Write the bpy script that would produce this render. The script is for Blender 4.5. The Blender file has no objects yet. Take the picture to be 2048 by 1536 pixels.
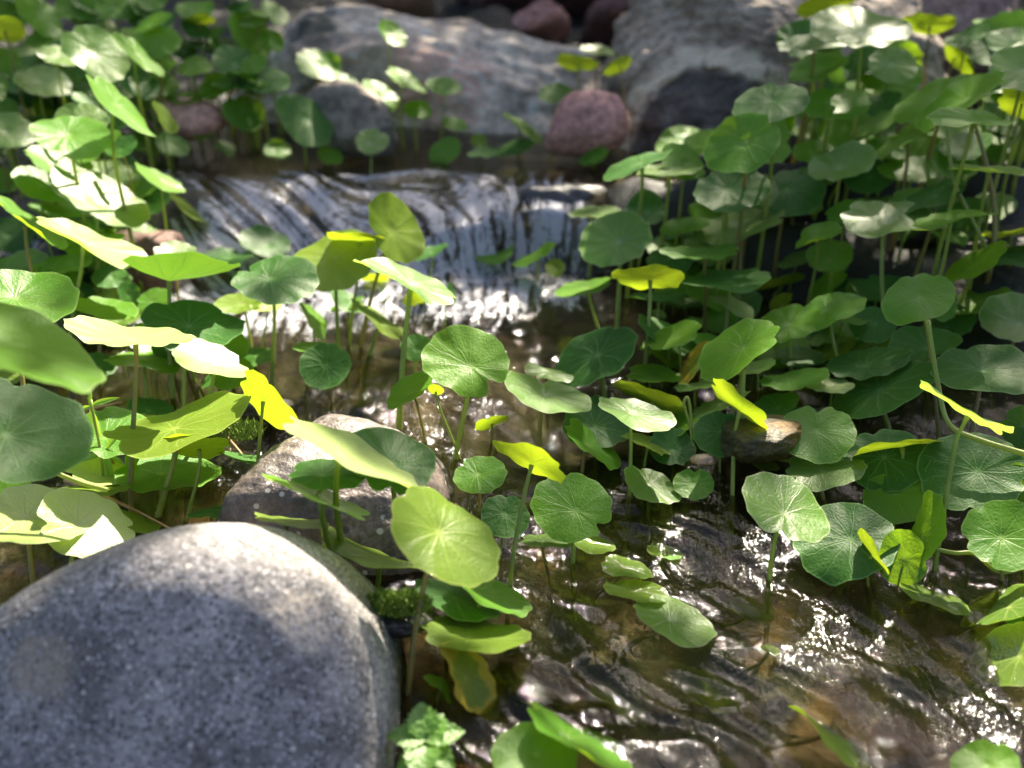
import bpy, bmesh, math, random
import numpy as np
from mathutils import Vector, Matrix, noise as mnoise
from math import radians, sin, cos, pi

# ------------------------------------------------------------------ camera, world, sun
scene = bpy.context.scene
COL = scene.collection
F = 2196.0                       # focal length in pixels of the 2048 px wide photograph
PITCH = radians(25)
CAM = Vector((0.0, 0.0, 0.29))
cam_data = bpy.data.cameras.new("camera")
cam = bpy.data.objects.new("camera", cam_data); COL.objects.link(cam)
cam.location = CAM
cam.rotation_euler = (radians(90) - PITCH, 0, 0)
cam_data.sensor_width = 36.0
cam_data.lens = 36.0 * F / 2048.0
cam_data.clip_start = 0.01; cam_data.clip_end = 400
cam_data.dof.use_dof = True
cam_data.dof.focus_distance = 0.555
cam_data.dof.aperture_fstop = 6.2
scene.camera = cam

SUN_EL, SUN_AZ = radians(43), radians(20)          # behind the stream, a little to the right
SUN_DIR = Vector((sin(SUN_AZ) * cos(SUN_EL), cos(SUN_AZ) * cos(SUN_EL), sin(SUN_EL)))
world = bpy.data.worlds.new("World"); scene.world = world
world.use_nodes = True
wn = world.node_tree.nodes; wl = world.node_tree.links
sky = wn.new('ShaderNodeTexSky'); sky.sky_type = 'NISHITA'; sky.sun_disc = False
sky.sun_elevation = SUN_EL; sky.sun_rotation = SUN_AZ; sky.air_density = 0.8; sky.dust_density = 3.5; sky.ozone_density = 0.7
wl.new(sky.outputs[0], wn['Background'].inputs[0]); wn['Background'].inputs[1].default_value = 0.068
sd = bpy.data.lights.new("sun", 'SUN'); sd.energy = 5.0; sd.angle = radians(0.55); sd.color = (1.0, 0.90, 0.72)
so = bpy.data.objects.new("sun", sd); COL.objects.link(so)
so.rotation_euler = (-SUN_DIR).to_track_quat('-Z', 'Y').to_euler()
so.location = (1, 3, 3)
scene.view_settings.view_transform = 'Standard'; scene.view_settings.look = 'None'
scene.view_settings.exposure = 2.35; scene.view_settings.gamma = 1.0
scene.render.engine = 'CYCLES'
scene.cycles.max_bounces = 8; scene.cycles.transparent_max_bounces = 12
scene.cycles.sample_clamp_indirect = 6.0

# ------------------------------------------------------------------ picture <-> place
RI = Vector((1, 0, 0)); UP = Vector((0, sin(PITCH), cos(PITCH))); FW = Vector((0, cos(PITCH), -sin(PITCH)))
def P(u, v, d):
    """the point d metres in front of the camera (along its axis) on the ray of photograph pixel u, v"""
    return CAM + FW * d + RI * ((u - 1024) / F * d) + UP * (-(v - 768) / F * d)

_rt = np.random.RandomState(7).rand(256, 256)
def vnoise(x, y, seed=0):
    x = np.asarray(x, float) + seed * 17.31; y = np.asarray(y, float) + seed * 9.73
    xi = np.floor(x).astype(int); yi = np.floor(y).astype(int)
    fx = x - xi; fy = y - yi
    fx = fx * fx * fx * (fx * (fx * 6 - 15) + 10); fy = fy * fy * fy * (fy * (fy * 6 - 15) + 10)
    a = _rt[xi & 255, yi & 255]; b = _rt[(xi + 1) & 255, yi & 255]
    c = _rt[xi & 255, (yi + 1) & 255]; d = _rt[(xi + 1) & 255, (yi + 1) & 255]
    return (a * (1 - fx) + b * fx) * (1 - fy) + (c * (1 - fx) + d * fx) * fy - 0.5
def fbm(x, y, seed=0, octv=4, gain=0.5):
    r = 0; a = 1.0
    for k in range(octv):
        r = r + a * vnoise(x, y, seed + k * 3); x = np.asarray(x) * 2.03; y = np.asarray(y) * 2.03; a *= gain
    return r
def sstep(a, b, x):
    t = np.clip((np.asarray(x, float) - a) / (b - a), 0, 1); return t * t * (3 - 2 * t)

Z_UP = 0.055                     # level of the upper pool
def lip(x):                      # y where the fall reaches the lower pool, and how long the chute is
    x = np.asarray(x, float)
    left = sstep(0.02, -0.16, x)
    base = 0.825 - 0.045 * left + 0.008 * np.sin(x * 60) + 0.006 * vnoise(x * 45, x * 0, 5)
    width = 0.095 + 0.045 * left
    return base, width
def water_base(x, y):
    x = np.asarray(x, float); y = np.asarray(y, float)
    b, w = lip(x)
    s = np.clip((y - b) / w, 0, 1); L = sstep(0.0, -0.12, x)
    f = L * sstep(0, 1, s) ** 0.8 + (1 - L) * (0.80 * sstep(0, 0.24, s) + 0.20 * s)
    low = -0.10 * np.clip(0.52 - y, 0, 1) * sstep(-0.1, 0.25, x) - 0.012 * sstep(0.62, 0.52, y)
    low = low + 0.010 * np.exp(-(((x - 0.145) / 0.05) ** 2 + ((y - 0.60) / 0.035) ** 2))
    return low * (1 - f) + Z_UP * f
def ground_h(x, y):
    x = np.asarray(x, float); y = np.asarray(y, float)
    w = water_base(x, y)
    # ledge under the fall is rock close below the water; the pools are deeper
    b, wd = lip(x)
    near = np.exp(-((y - b - wd * 0.5) / 0.06) ** 2)
    depth = 0.030 - 0.018 * near + 0.016 * fbm(x * 14, y * 14, 2, 3)
    cob = np.abs(vnoise(x * 26, y * 26, 11)) * 0.016 + 0.010 * vnoise(x * 60, y * 60, 12)
    g = w - np.clip(depth, 0.008, 1) + cob * 0.6
    # banks
    rb = (x - (0.075 + np.clip(0.84 - y, -0.2, 1) * 1.05)) + 0.03 * vnoise(x * 9, y * 9, 21)     # >0 on the right bank
    bank = sstep(0.0, 0.10, rb)
    g = g + bank * (0.055 * sstep(0.5, 0.72, y) * sstep(0.92, 0.80, y) + 0.014)
    lb = -(x + 0.30 - 0.10 * sstep(0.72, 0.80, y)) + 0.03 * vnoise(x * 9, y * 9, 22)
    lbk = sstep(0.0, 0.08, lb) * sstep(0.66, 0.76, y)
    g = g + lbk * (0.018 + 0.035 * sstep(0.84, 0.78, y))
    back = sstep(1.12, 1.6, y)
    g = g + back * 0.06 + np.clip(y - 1.8, 0, 60) * 0.10 + 0.03 * sstep(1.0, 1.15, y) * fbm(x * 6, y * 6, 30, 3)
    side = np.clip(np.abs(x) - 0.7, 0, 50) * 0.12
    return g + side
def surf(x, y):
    return float(max(ground_h(x, y), water_base(x, y)))
def hit(u, v):
    """where the ray of a pixel meets the water or the bank -> point"""
    d = 0.2; step = 0.004
    p = P(u, v, d)
    while d < 4:
        q = P(u, v, d + step)
        if q.z <= surf(q.x, q.y):
            lo, hi = d, d + step
            for _ in range(12):
                m = (lo + hi) / 2; qq = P(u, v, m)
                if qq.z <= surf(qq.x, qq.y): hi = m
                else: lo = m
            return P(u, v, hi), hi
        d += step
    return P(u, v, 1.5), 1.5

# ------------------------------------------------------------------ object helpers
def tag(o, label=None, cat=None, group=None, kind=None):
    if label: o['label'] = label
    if cat: o['category'] = cat
    if group: o['group'] = group
    if kind: o['kind'] = kind
    return o
def empty(name, loc):
    o = bpy.data.objects.new(name, None); COL.objects.link(o); o.location = loc
    o.empty_display_size = 0.01
    return o
def mesh_obj(name, verts, faces, mat, parent=None, uv=None, smooth=True, attrs=None):
    me = bpy.data.meshes.new(name)
    off = Vector(parent.location) if parent else Vector((0, 0, 0))
    V = np.asarray(verts, float) - np.array(off)
    me.from_pydata(V.tolist(), [], faces if isinstance(faces, list) else faces.tolist())
    if smooth: me.polygons.foreach_set('use_smooth', [True] * len(me.polygons))
    if uv is not None:
        l = me.uv_layers.new(name='UVMap')
        idx = np.zeros(len(me.loops), int); me.loops.foreach_get('vertex_index', idx)
        l.data.foreach_set('uv', np.asarray(uv, float)[idx].ravel())
    if attrs:
        for k, a in attrs.items():
            at = me.attributes.new(k, 'FLOAT', 'POINT'); at.data.foreach_set('value', np.asarray(a, float).ravel())
    me.materials.append(mat); me.update()
    o = bpy.data.objects.new(name, me); COL.objects.link(o)
    if parent: o.parent = parent
    return o
def tube(pts, rads, sides=8):
    """verts, faces of a tube along pts"""
    pts = [Vector(p) for p in pts]; V = []; Fc = []
    n = len(pts); prev = None
    for i, p in enumerate(pts):
        t = (pts[min(i + 1, n - 1)] - pts[max(i - 1, 0)]).normalized()
        a = prev if prev is not None else (Vector((1, 0, 0)) if abs(t.x) < 0.9 else Vector((0, 1, 0)))
        a = (a - t * a.dot(t)).normalized(); prev = a; b = t.cross(a)
        r = rads[i] if hasattr(rads, '__len__') else rads
        for k in range(sides):
            w = 2 * pi * k / sides
            V.append(p + (a * cos(w) + b * sin(w)) * r)
    for i in range(n - 1):
        for k in range(sides):
            k2 = (k + 1) % sides
            Fc.append((i * sides + k, i * sides + k2, (i + 1) * sides + k2, (i + 1) * sides + k))
    Fc.append(tuple(range(sides))[::-1]); Fc.append(tuple((n - 1) * sides + k for k in range(sides)))
    return [tuple(v) for v in V], Fc
def bez(p0, p1, p2, p3, n=14):
    out = []
    for i in range(n + 1):
        t = i / n; s = 1 - t
        out.append(p0 * s ** 3 + p1 * 3 * s * s * t + p2 * 3 * s * t * t + p3 * t ** 3)
    return out

# ------------------------------------------------------------------ materials
class NT:
    def __init__(s, name):
        s.m = bpy.data.materials.new(name); s.m.use_nodes = True; s.t = s.m.node_tree; s.n = s.t.nodes; s.l = s.t.links
        s.out = s.n['Material Output']; s.bsdf = s.n['Principled BSDF']
    def new(s, typ, **kw):
        x = s.n.new(typ)
        for k, v in kw.items(): setattr(x, k, v)
        return x
    def put(s, sock, v):
        if hasattr(v, 'is_output'): s.l.new(v, sock)
        elif v is not None:
            if hasattr(sock.default_value, '__len__') and not hasattr(v, '__len__'): v = (v, v, v, 1)[:len(sock.default_value)]
            elif hasattr(v, '__len__') and len(v) == 3 and len(sock.default_value) == 4: v = (*v, 1)
            sock.default_value = v
    def math(s, op, a, b=None, c=None, clamp=False):
        x = s.new('ShaderNodeMath', operation=op, use_clamp=clamp)
        for i, v in enumerate((a, b, c)):
            if v is not None: s.put(x.inputs[i], v)
        return x.outputs[0]
    def mix(s, f, a, b, typ='MIX'):
        x = s.new('ShaderNodeMix', data_type='RGBA', blend_type=typ)
        s.put(x.inputs[0], f); s.put(x.inputs[6], a); s.put(x.inputs[7], b); return x.outputs[2]
    def noise(s, vec, scale, detail=4, rough=0.5, dist=0):
        x = s.new('ShaderNodeTexNoise'); s.put(x.inputs['Vector'], vec)
        x.inputs['Scale'].default_value = scale; x.inputs['Detail'].default_value = detail
        x.inputs['Roughness'].default_value = rough; x.inputs['Distortion'].default_value = dist
        return x.outputs[0]
    def voro(s, vec, scale, feature='F1', rnd=1.0):
        x = s.new('ShaderNodeTexVoronoi', feature=feature); s.put(x.inputs['Vector'], vec)
        x.inputs['Scale'].default_value = scale; x.inputs['Randomness'].default_value = rnd
        return x
    def ramp(s, f, stops, interp='LINEAR'):
        x = s.new('ShaderNodeValToRGB'); s.put(x.inputs[0], f); cr = x.color_ramp; cr.interpolation = interp
        while len(cr.elements) < len(stops): cr.elements.new(0.5)
        for e, (p, c) in zip(cr.elements, stops):
            e.position = p; e.color = (*c, 1) if hasattr(c, '__len__') else (c, c, c, 1)
        return x.outputs[0]
    def map(s, vec, sc=(1, 1, 1), rot=(0, 0, 0), loc=(0, 0, 0)):
        x = s.new('ShaderNodeMapping'); s.put(x.inputs[0], vec)
        x.inputs[1].default_value = loc; x.inputs[2].default_value = rot; x.inputs[3].default_value = sc; return x.outputs[0]
    def bump(s, h, strength=0.3, dist=0.01):
        x = s.new('ShaderNodeBump'); s.put(x.inputs['Height'], h)
        x.inputs['Strength'].default_value = strength; x.inputs['Distance'].default_value = dist; return x.outputs[0]
    def sm(s, a, b, x):
        n = s.new('ShaderNodeMapRange', interpolation_type='SMOOTHSTEP')
        s.put(n.inputs[0], x); n.inputs[1].default_value = a; n.inputs[2].default_value = b; return n.outputs[0]

def leaf_material(name, top_a, top_b, trans, vein, rough=0.42, decay=0.0, tw=0.44, spec=0.22):
    m = NT(name)
    uv = m.new('ShaderNodeUVMap').outputs[0]
    oi = m.new('ShaderNodeObjectInfo').outputs['Random']
    geo = m.new('ShaderNodeNewGeometry').outputs['Position']
    sep = m.new('ShaderNodeSeparateXYZ'); m.put(sep.inputs[0], uv)
    x, y = sep.outputs[0], sep.outputs[1]
    r = m.math('SQRT', m.math('ADD', m.math('MULTIPLY', x, x), m.math('MULTIPLY', y, y)))
    nz = m.noise(geo, 90, 3)
    wob = m.math('MULTIPLY', m.math('SUBTRACT', nz, 0.5), m.math('MULTIPLY', r, 0.55))
    ang = m.math('ADD', m.math('ARCTAN2', y, x), wob)
    def veins(N, off, width, lo):
        f = m.math('FRACT', m.math('ADD', m.math('MULTIPLY', ang, N / (2 * pi)), 10.0 + off))
        d = m.math('MULTIPLY', m.math('ABSOLUTE', m.math('SUBTRACT', f, 0.5)), 2 * pi / N)
        d = m.math('MULTIPLY', d, r)
        wd = m.math('ADD', m.math('MULTIPLY', m.math('SUBTRACT', 1.0, r), width * 0.9), width * 0.35)
        k = m.math('DIVIDE', d, wd)
        v = m.math('SUBTRACT', 1.0, m.sm(0.3, 1.3, k))
        if lo: v = m.math('MULTIPLY', v, m.sm(lo, lo + 0.12, r))
        return v
    v1 = veins(11, 0.5, 0.020, 0)
    v2 = veins(22, 0.25, 0.013, 0.42)
    vs = m.math('MAXIMUM', v1, m.math('MULTIPLY', v2, 0.55))
    vr = m.voro(geo, 420, 'DISTANCE_TO_EDGE')
    net = m.math('SUBTRACT', 1.0, m.sm(0.0, 0.10, vr.outputs['Distance']))
    spot = m.math('SUBTRACT', 1.0, m.sm(0.02, 0.09, r))
    big = m.noise(geo, 38, 3)
    base = m.mix(m.math('ADD', m.math('MULTIPLY', oi, 0.6), m.math('MULTIPLY', m.math('SUBTRACT', big, 0.5), 1.0), clamp=True), top_a, top_b)
    rim = m.sm(0.955, 0.99, r)
    base = m.mix(m.math('MULTIPLY', rim, 0.75), base, vein)
    base = m.mix(m.math('MULTIPLY', net, 0.09), base, vein)
    base = m.mix(m.math('MULTIPLY', vs, 0.55), base, vein)
    base = m.mix(spot, base, vein)
    fl = m.noise(geo, 900, 2)
    base = m.mix(m.math('MULTIPLY', m.sm(0.60, 0.70, fl), 0.08), base, (0.20, 0.32, 0.09))
    tr = m.mix(m.math('MULTIPLY', vs, 0.6), trans, (trans[0] * .55, trans[1] * .6, trans[2]))
    tr = m.mix(m.math('MULTIPLY', net, 0.30), tr, (trans[0] * .6, trans[1] * .7, trans[2]))
    spt = m.sm(0.66, 0.72, m.noise(geo, 150, 3, 0.6)); base = m.mix(m.math('MULTIPLY', spt, m.math('MULTIPLY', oi, 0.5)), base, (0.22, 0.21, 0.07))
    tr = m.mix(m.math('MULTIPLY', m.math('SUBTRACT', big, 0.35), 0.9, clamp=True), tr, (trans[0] * .52, trans[1] * .82, trans[2] * .9))
    if decay:
        dn = m.math('ADD', m.noise(geo, 70, 5, 0.65), m.math('MULTIPLY', m.sm(0.35, 1.1, r), 0.30))
        dk = m.sm(0.72 - decay * 0.18, 0.80 - decay * 0.18, dn)
        ed = m.sm(0.86, 0.92, dn)
        base = m.mix(dk, base, (0.30, 0.24, 0.03)); base = m.mix(ed, base, (0.16, 0.05, 0.02))
        tr = m.mix(dk, tr, (0.60, 0.42, 0.03)); tr = m.mix(ed, tr, (0.25, 0.06, 0.02))
    h = m.math('ADD', m.math('MULTIPLY', vs, -0.5), m.math('ADD', m.math('MULTIPLY', nz, 0.9), m.math('MULTIPLY', vr.outputs['Distance'], 0.7)))
    h = m.math('ADD', h, m.math('MULTIPLY', m.noise(geo, 260, 4, 0.6), 0.9)); nb = m.bump(h, 0.30, 0.0009)
    m.put(m.bsdf.inputs['Base Color'], base); m.put(m.bsdf.inputs['Normal'], nb)
    m.bsdf.inputs['Roughness'].default_value = rough
    m.bsdf.inputs['Specular IOR Level'].default_value = spec
    t = m.new('ShaderNodeBsdfTranslucent'); m.put(t.inputs[0], tr); m.put(t.inputs['Normal'], nb)
    mx = m.new('ShaderNodeMixShader'); mx.inputs[0].default_value = tw
    m.l.new(m.bsdf.outputs[0], mx.inputs[1]); m.l.new(t.outputs[0], mx.inputs[2]); m.l.new(mx.outputs[0], m.out.inputs[0])
    return m.m
LM = {
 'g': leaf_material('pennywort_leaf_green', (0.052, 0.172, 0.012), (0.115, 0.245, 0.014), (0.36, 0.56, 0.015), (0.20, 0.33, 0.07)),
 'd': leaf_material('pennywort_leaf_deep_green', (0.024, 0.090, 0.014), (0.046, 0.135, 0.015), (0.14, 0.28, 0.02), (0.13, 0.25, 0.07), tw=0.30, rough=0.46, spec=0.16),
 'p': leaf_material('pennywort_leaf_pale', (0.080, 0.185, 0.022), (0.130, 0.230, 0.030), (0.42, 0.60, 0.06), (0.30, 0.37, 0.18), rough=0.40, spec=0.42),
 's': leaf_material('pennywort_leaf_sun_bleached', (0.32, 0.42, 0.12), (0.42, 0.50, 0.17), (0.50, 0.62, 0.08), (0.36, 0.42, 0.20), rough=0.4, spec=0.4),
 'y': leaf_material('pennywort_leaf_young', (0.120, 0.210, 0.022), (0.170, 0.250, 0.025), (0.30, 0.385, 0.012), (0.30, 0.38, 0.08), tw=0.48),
 'r': leaf_material('pennywort_leaf_decaying', (0.080, 0.140, 0.020), (0.120, 0.150, 0.020), (0.50, 0.58, 0.02), (0.30, 0.32, 0.08), decay=1.0, tw=0.45),
 'w': leaf_material('pennywort_leaf_wet', (0.090, 0.170, 0.030), (0.140, 0.200, 0.030), (0.45, 0.62, 0.03), (0.28, 0.34, 0.10), rough=0.12, spec=0.7),
}
def stem_mat(name, a, b):
    m = NT(name); g = m.new('ShaderNodeNewGeometry').outputs['Position']
    n = m.noise(g, 60, 3); c = m.mix(m.sm(0.35, 0.65, n), a, b)
    st = m.noise(m.map(g, (900, 900, 60)), 1, 2)
    m.put(m.bsdf.inputs['Base Color'], c); m.bsdf.inputs['Roughness'].default_value = 0.4
    m.put(m.bsdf.inputs['Normal'], m.bump(st, 0.3, 0.0004))
    t = m.new('ShaderNodeBsdfTranslucent'); m.put(t.inputs[0], (a[0] * 3, a[1] * 2.6, a[2] * 1.5))
    mx = m.new('ShaderNodeMixShader'); mx.inputs[0].default_value = 0.3
    m.l.new(m.bsdf.outputs[0], mx.inputs[1]); m.l.new(t.outputs[0], mx.inputs[2]); m.l.new(mx.outputs[0], m.out.inputs[0])
    return m.m
STEM_G = stem_mat('stem_green', (0.17, 0.23, 0.035), (0.22, 0.27, 0.05))
STEM_B = stem_mat('stem_olive_brown', (0.17, 0.17, 0.04), (0.20, 0.15, 0.05))

def rock_mat(name, cols, scale=14, speck=None, patch=None, bands=None, arc=None, rough=0.75, bump=0.5, bscale=60, moss=None):
    """cols: three colours; speck: (colour, voronoi scale, threshold); patch: (centre, radius, colour); bands: (dir scale, colour)"""
    m = NT(name); g = m.new('ShaderNodeNewGeometry').outputs['Position']
    n = m.noise(g, scale, 6, 0.62)
    c = m.ramp(n, [(0.30, cols[0]), (0.5, cols[1]), (0.70, cols[2])])
    n2 = m.noise(g, scale * 14, 5, 0.7)
    c = m.mix(0.85, c, m.ramp(n2, [(0.32, 0.35), (0.5, 0.9), (0.68, 1.6)]), 'MULTIPLY')
    h = m.math('ADD', m.math('MULTIPLY', m.noise(g, bscale, 6, 0.65), 1.0), m.math('MULTIPLY', n2, 0.25))
    if bands:
        vec = m.map(g, bands[0], bands[2] if len(bands) > 2 else (0, 0, 0))
        w = m.noise(vec, 1, 5, 0.6, 1.2)
        k = m.sm(0.42, 0.60, w); c = m.mix(m.math('MULTIPLY', k, 0.8), c, bands[1])
        h = m.math('ADD', h, m.math('MULTIPLY', k, 0.8))
    if arc:
        av = m.map(g, (1, 0.35, 1)); dv = m.new('ShaderNodeVectorMath', operation='DISTANCE'); m.put(dv.inputs[0], av)
        dv.inputs[1].default_value = (arc[0][0], arc[0][1] * .35, arc[0][2])
        rr = m.math('ADD', dv.outputs['Value'], m.math('MULTIPLY', m.math('SUBTRACT', m.noise(g, 22, 4, 0.6), 0.5), 0.022))
        st = m.noise(m.map(m.mix(0.0, g, g), (6, 6, 6)), 1, 2)
        ring = m.math('MULTIPLY', m.math('SINE', m.math('ADD', m.math('MULTIPLY', rr, 560), m.math('MULTIPLY', m.noise(g, 24, 5, .65), 22))), 0.5)
        outer = m.sm(arc[1] + .012, arc[1] + .02, rr)
        c = m.mix(m.math('MULTIPLY', m.math('MULTIPLY', outer, m.sm(-.2, .5, ring)), m.sm(.35, .65, m.noise(g, 18, 4, .6))), c, (0.34, 0.285, 0.225))
        c = m.mix(m.math('MULTIPLY', m.math('SUBTRACT', 1.0, m.sm(arc[1] - .008, arc[1], rr)), 0.9), c, m.mix(m.sm(.45, .7, m.noise(g, 60, 5, .7)), (0.028, 0.024, 0.022), (0.09, 0.08, 0.075)))
        rim = m.math('MULTIPLY', m.sm(arc[1] - .010, arc[1] - .002, rr), m.math('SUBTRACT', 1.0, m.sm(arc[1] + .008, arc[1] + .018, rr)))
        c = m.mix(m.math('MULTIPLY', rim, m.sm(.35, .5, m.noise(g, 45, 5, .7))), c, (0.50, 0.42, 0.31))
        h = m.math('ADD', h, m.math('ADD', m.math('MULTIPLY', ring, 0.5), m.math('MULTIPLY', rim, 1.2)))
    if speck:
        for (col, sc, th) in speck:
            v = m.voro(m.mix(0.12, g, m.new('ShaderNodeTexNoise').outputs[1]) if False else g, sc)
            size = m.math('MULTIPLY', m.noise(g, sc * 0.37, 2), th * 2)
            k = m.math('SUBTRACT', 1.0, m.sm(0.7, 1.0, m.math('DIVIDE', v.outputs['Distance'], size)))
            sepc = m.new('ShaderNodeSeparateXYZ'); m.put(sepc.inputs[0], v.outputs['Color'])
            k = m.math('MULTIPLY', k, m.math('GREATER_THAN', sepc.outputs[0], 0.45))
            c = m.mix(m.math('MULTIPLY', k, 0.85), c, col)
    if patch:
        for (ctr, rad, col) in patch:
            d = m.new('ShaderNodeVectorMath', operation='DISTANCE'); m.put(d.inputs[0], g); d.inputs[1].default_value = ctr
            dd = m.math('ADD', d.outputs['Value'], m.math('MULTIPLY', m.math('SUBTRACT', m.noise(g, 0.9 / rad, 4, 0.7), 0.5), rad * 1.1))
            k = m.math('SUBTRACT', 1.0, m.sm(rad * 0.6, rad * 1.05, dd))
            k = m.math('MULTIPLY', k, m.sm(0.38, 0.55, m.noise(g, 8 / rad, 4, 0.7)))
            c = m.mix(m.math('MULTIPLY', k, 0.8), c, col)
    if moss:
        k = m.sm(moss[1], moss[1] + 0.1, m.noise(g, moss[2], 5, 0.65)); c = m.mix(k, c, moss[0])
    m.put(m.bsdf.inputs['Base Color'], c); m.bsdf.inputs['Roughness'].default_value = rough
    m.put(m.bsdf.inputs['Normal'], m.bump(h, bump, 0.004))
    return m.m

# ------------------------------------------------------------------ the ground: stream bed and banks in one sheet
def axis(lo, hi, step, far, n_far=26):
    core = np.arange(lo, hi + step / 2, step)
    g = (np.geomspace(step * 1.5, far, n_far))
    return np.concatenate([(lo - g)[::-1], core, hi + g])
def grid_obj(name, xs, ys, hfun, mat, uvfun=None, attrs=None):
    X, Y = np.meshgrid(xs, ys)
    Z = hfun(X, Y)
    nx, ny = len(xs), len(ys)
    i = np.arange(nx * ny).reshape(ny, nx)
    q = np.stack([i[:-1, :-1], i[:-1, 1:], i[1:, 1:], i[1:, :-1]], -1).reshape(-1, 4)
    V = np.stack([X, Y, Z], -1).reshape(-1, 3)
    me = bpy.data.meshes.new(name)
    me.vertices.add(len(V)); me.vertices.foreach_set('co', V.ravel())
    me.loops.add(q.size); me.loops.foreach_set('vertex_index', q.ravel())
    me.polygons.add(len(q)); me.polygons.foreach_set('loop_start', np.arange(len(q)) * 4)
    me.polygons.foreach_set('loop_total', np.full(len(q), 4))
    me.update(calc_edges=True)
    me.polygons.foreach_set('use_smooth', [True] * len(q))
    if attrs:
        for k, f in attrs.items():
            at = me.attributes.new(k, 'FLOAT', 'POINT'); at.data.foreach_set('value', f(X, Y).ravel())
    if uvfun:
        l = me.uv_layers.new(name='UVMap'); U, W = uvfun(X, Y)
        l.data.foreach_set('uv', np.stack([U.ravel()[q.ravel()], W.ravel()[q.ravel()]], -1).ravel())
    me.materials.append(mat)
    o = bpy.data.objects.new(name, me); COL.objects.link(o); return o

gm = NT('stream_bed'); g = gm.new('ShaderNodeNewGeometry').outputs['Position']
at = gm.new('ShaderNodeAttribute', attribute_name='bank').outputs['Fac']
v = gm.voro(g, 42); vs_ = gm.new('ShaderNodeSeparateXYZ'); gm.put(vs_.inputs[0], v.outputs['Color'])
peb = gm.ramp(vs_.outputs[0], [(0.0, (0.035, 0.026, 0.015)), (0.35, (0.10, 0.062, 0.025)), (0.6, (0.075, 0.072, 0.05)), (0.8, (0.19, 0.105, 0.035)), (1.0, (0.16, 0.13, 0.09))])
c = gm.mix(gm.sm(0.42, 0.6, gm.noise(g, 16, 5, 0.6)), peb, (0.030, 0.045, 0.012))
c = gm.mix(gm.math('MULTIPLY', gm.sm(0.56, 0.66, gm.noise(g, 21, 4, 0.6)), 0.7), c, (0.20, 0.10, 0.012))
c = gm.mix(0.8, c, gm.ramp(gm.noise(g, 160, 5, 0.7), [(0.3, 0.4), (0.7, 1.6)]), 'MULTIPLY')
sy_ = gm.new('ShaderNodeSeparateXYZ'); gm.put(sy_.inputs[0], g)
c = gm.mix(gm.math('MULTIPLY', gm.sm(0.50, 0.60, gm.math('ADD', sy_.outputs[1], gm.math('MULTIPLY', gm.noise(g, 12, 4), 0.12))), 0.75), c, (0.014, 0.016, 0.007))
soil = gm.ramp(gm.noise(g, 70, 6, 0.7), [(0.3, (0.003, 0.0035, 0.002)), (0.55, (0.010, 0.009, 0.005)), (0.75, (0.010, 0.018, 0.005))])
c = gm.mix(at, c, soil)
gm.put(gm.bsdf.inputs['Base Color'], c); gm.bsdf.inputs['Roughness'].default_value = 0.6
gm.put(gm.bsdf.inputs['Normal'], gm.bump(gm.noise(g, 120, 5, 0.7), 0.7, 0.004))
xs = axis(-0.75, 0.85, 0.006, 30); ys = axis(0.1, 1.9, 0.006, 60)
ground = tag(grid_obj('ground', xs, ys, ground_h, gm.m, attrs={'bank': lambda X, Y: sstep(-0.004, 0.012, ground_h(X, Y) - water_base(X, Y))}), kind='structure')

# ------------------------------------------------------------------ the water: pool, fall and run in one rippled surface
def flow(X, Y):
    """coordinates along and across the current: it runs towards the viewer and swings to the right lower down"""
    a = 0.15 + 0.75 * sstep(0.75, 0.45, Y)            # angle away from straight towards the viewer
    a = np.where(Y > 0.8, 0.45 * sstep(0.05, -0.2, X), a)
    sx, sy = np.sin(0.62), -np.cos(0.62)
    s = X * sx + Y * sy; t = X * (-sy) + Y * sx
    s2 = X * np.sin(0.12) - Y * np.cos(0.12); t2 = X * np.cos(0.12) + Y * np.sin(0.12)
    k = sstep(0.62, 0.50, Y)
    return s * k + s2 * (1 - k), t * k + t2 * (1 - k), k
def ripple(X, Y):
    # two currents, blended, so that no seam shows
    def chop(ang, st, sc, seed, warp=0.02):
        wx = X + warp * vnoise(X * 18, Y * 18, seed + 40); wy = Y + warp * vnoise(X * 18, Y * 18, seed + 41)
        s = wx * np.sin(ang) - wy * np.cos(ang); t = wx * np.cos(ang) + wy * np.sin(ang)
        return s * sc / st, t * sc
    k = sstep(0.66, 0.52, Y)
    r = 0
    for (ang, wgt) in ((0.15, 1 - k), (0.72, k)):
        a, b = chop(ang, 1.9, 34, 1); n1 = 1 - np.sqrt(vnoise(a, b, 1) ** 2 + .012) * 4
        a, b = chop(ang, 2.2, 75, 2); n2 = 1 - np.sqrt(vnoise(a, b, 2) ** 2 + .012) * 4
        a, b = chop(ang, 2.0, 150, 3, 0.008); n3 = vnoise(a, b, 3)
        a, b = chop(ang, 1.5, 12, 4); n0 = vnoise(a, b, 4)
        r = r + wgt * (0.0042 * n0 + 0.0010 * n1 + 0.0010 * n2 + 0.0009 * n3)
    amp = 0.75 + 0.9 * sstep(-0.25, 0.35, vnoise(X * 7, Y * 7, 9)) + 0.5 * k
    b, w = lip(X)
    inf = sstep(b - 0.02, b, Y) * sstep(b + w + 0.03, b + w, Y)
    calm = sstep(b + w, b + w + 0.03, Y)
    amp = amp * (1 - 0.55 * inf) * (1 - 0.45 * calm)
    # boil where the fall lands
    boil = sstep(b - 0.10, b - 0.01, Y) * sstep(b + 0.012, b - 0.002, Y) * sstep(0.10, 0.06, X)
    r = r * amp + boil * (0.004 * vnoise(X * 90, Y * 90, 14) + 0.004)
    # ropes of water running down the fall
    th = X + (Y - b) * 0.9 * sstep(0.02, -0.16, X)
    r = r + inf * (0.005 * vnoise(th * 60, Y * 6, 15) + 0.003 * vnoise(th * 150, Y * 10, 16))
    return r
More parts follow.
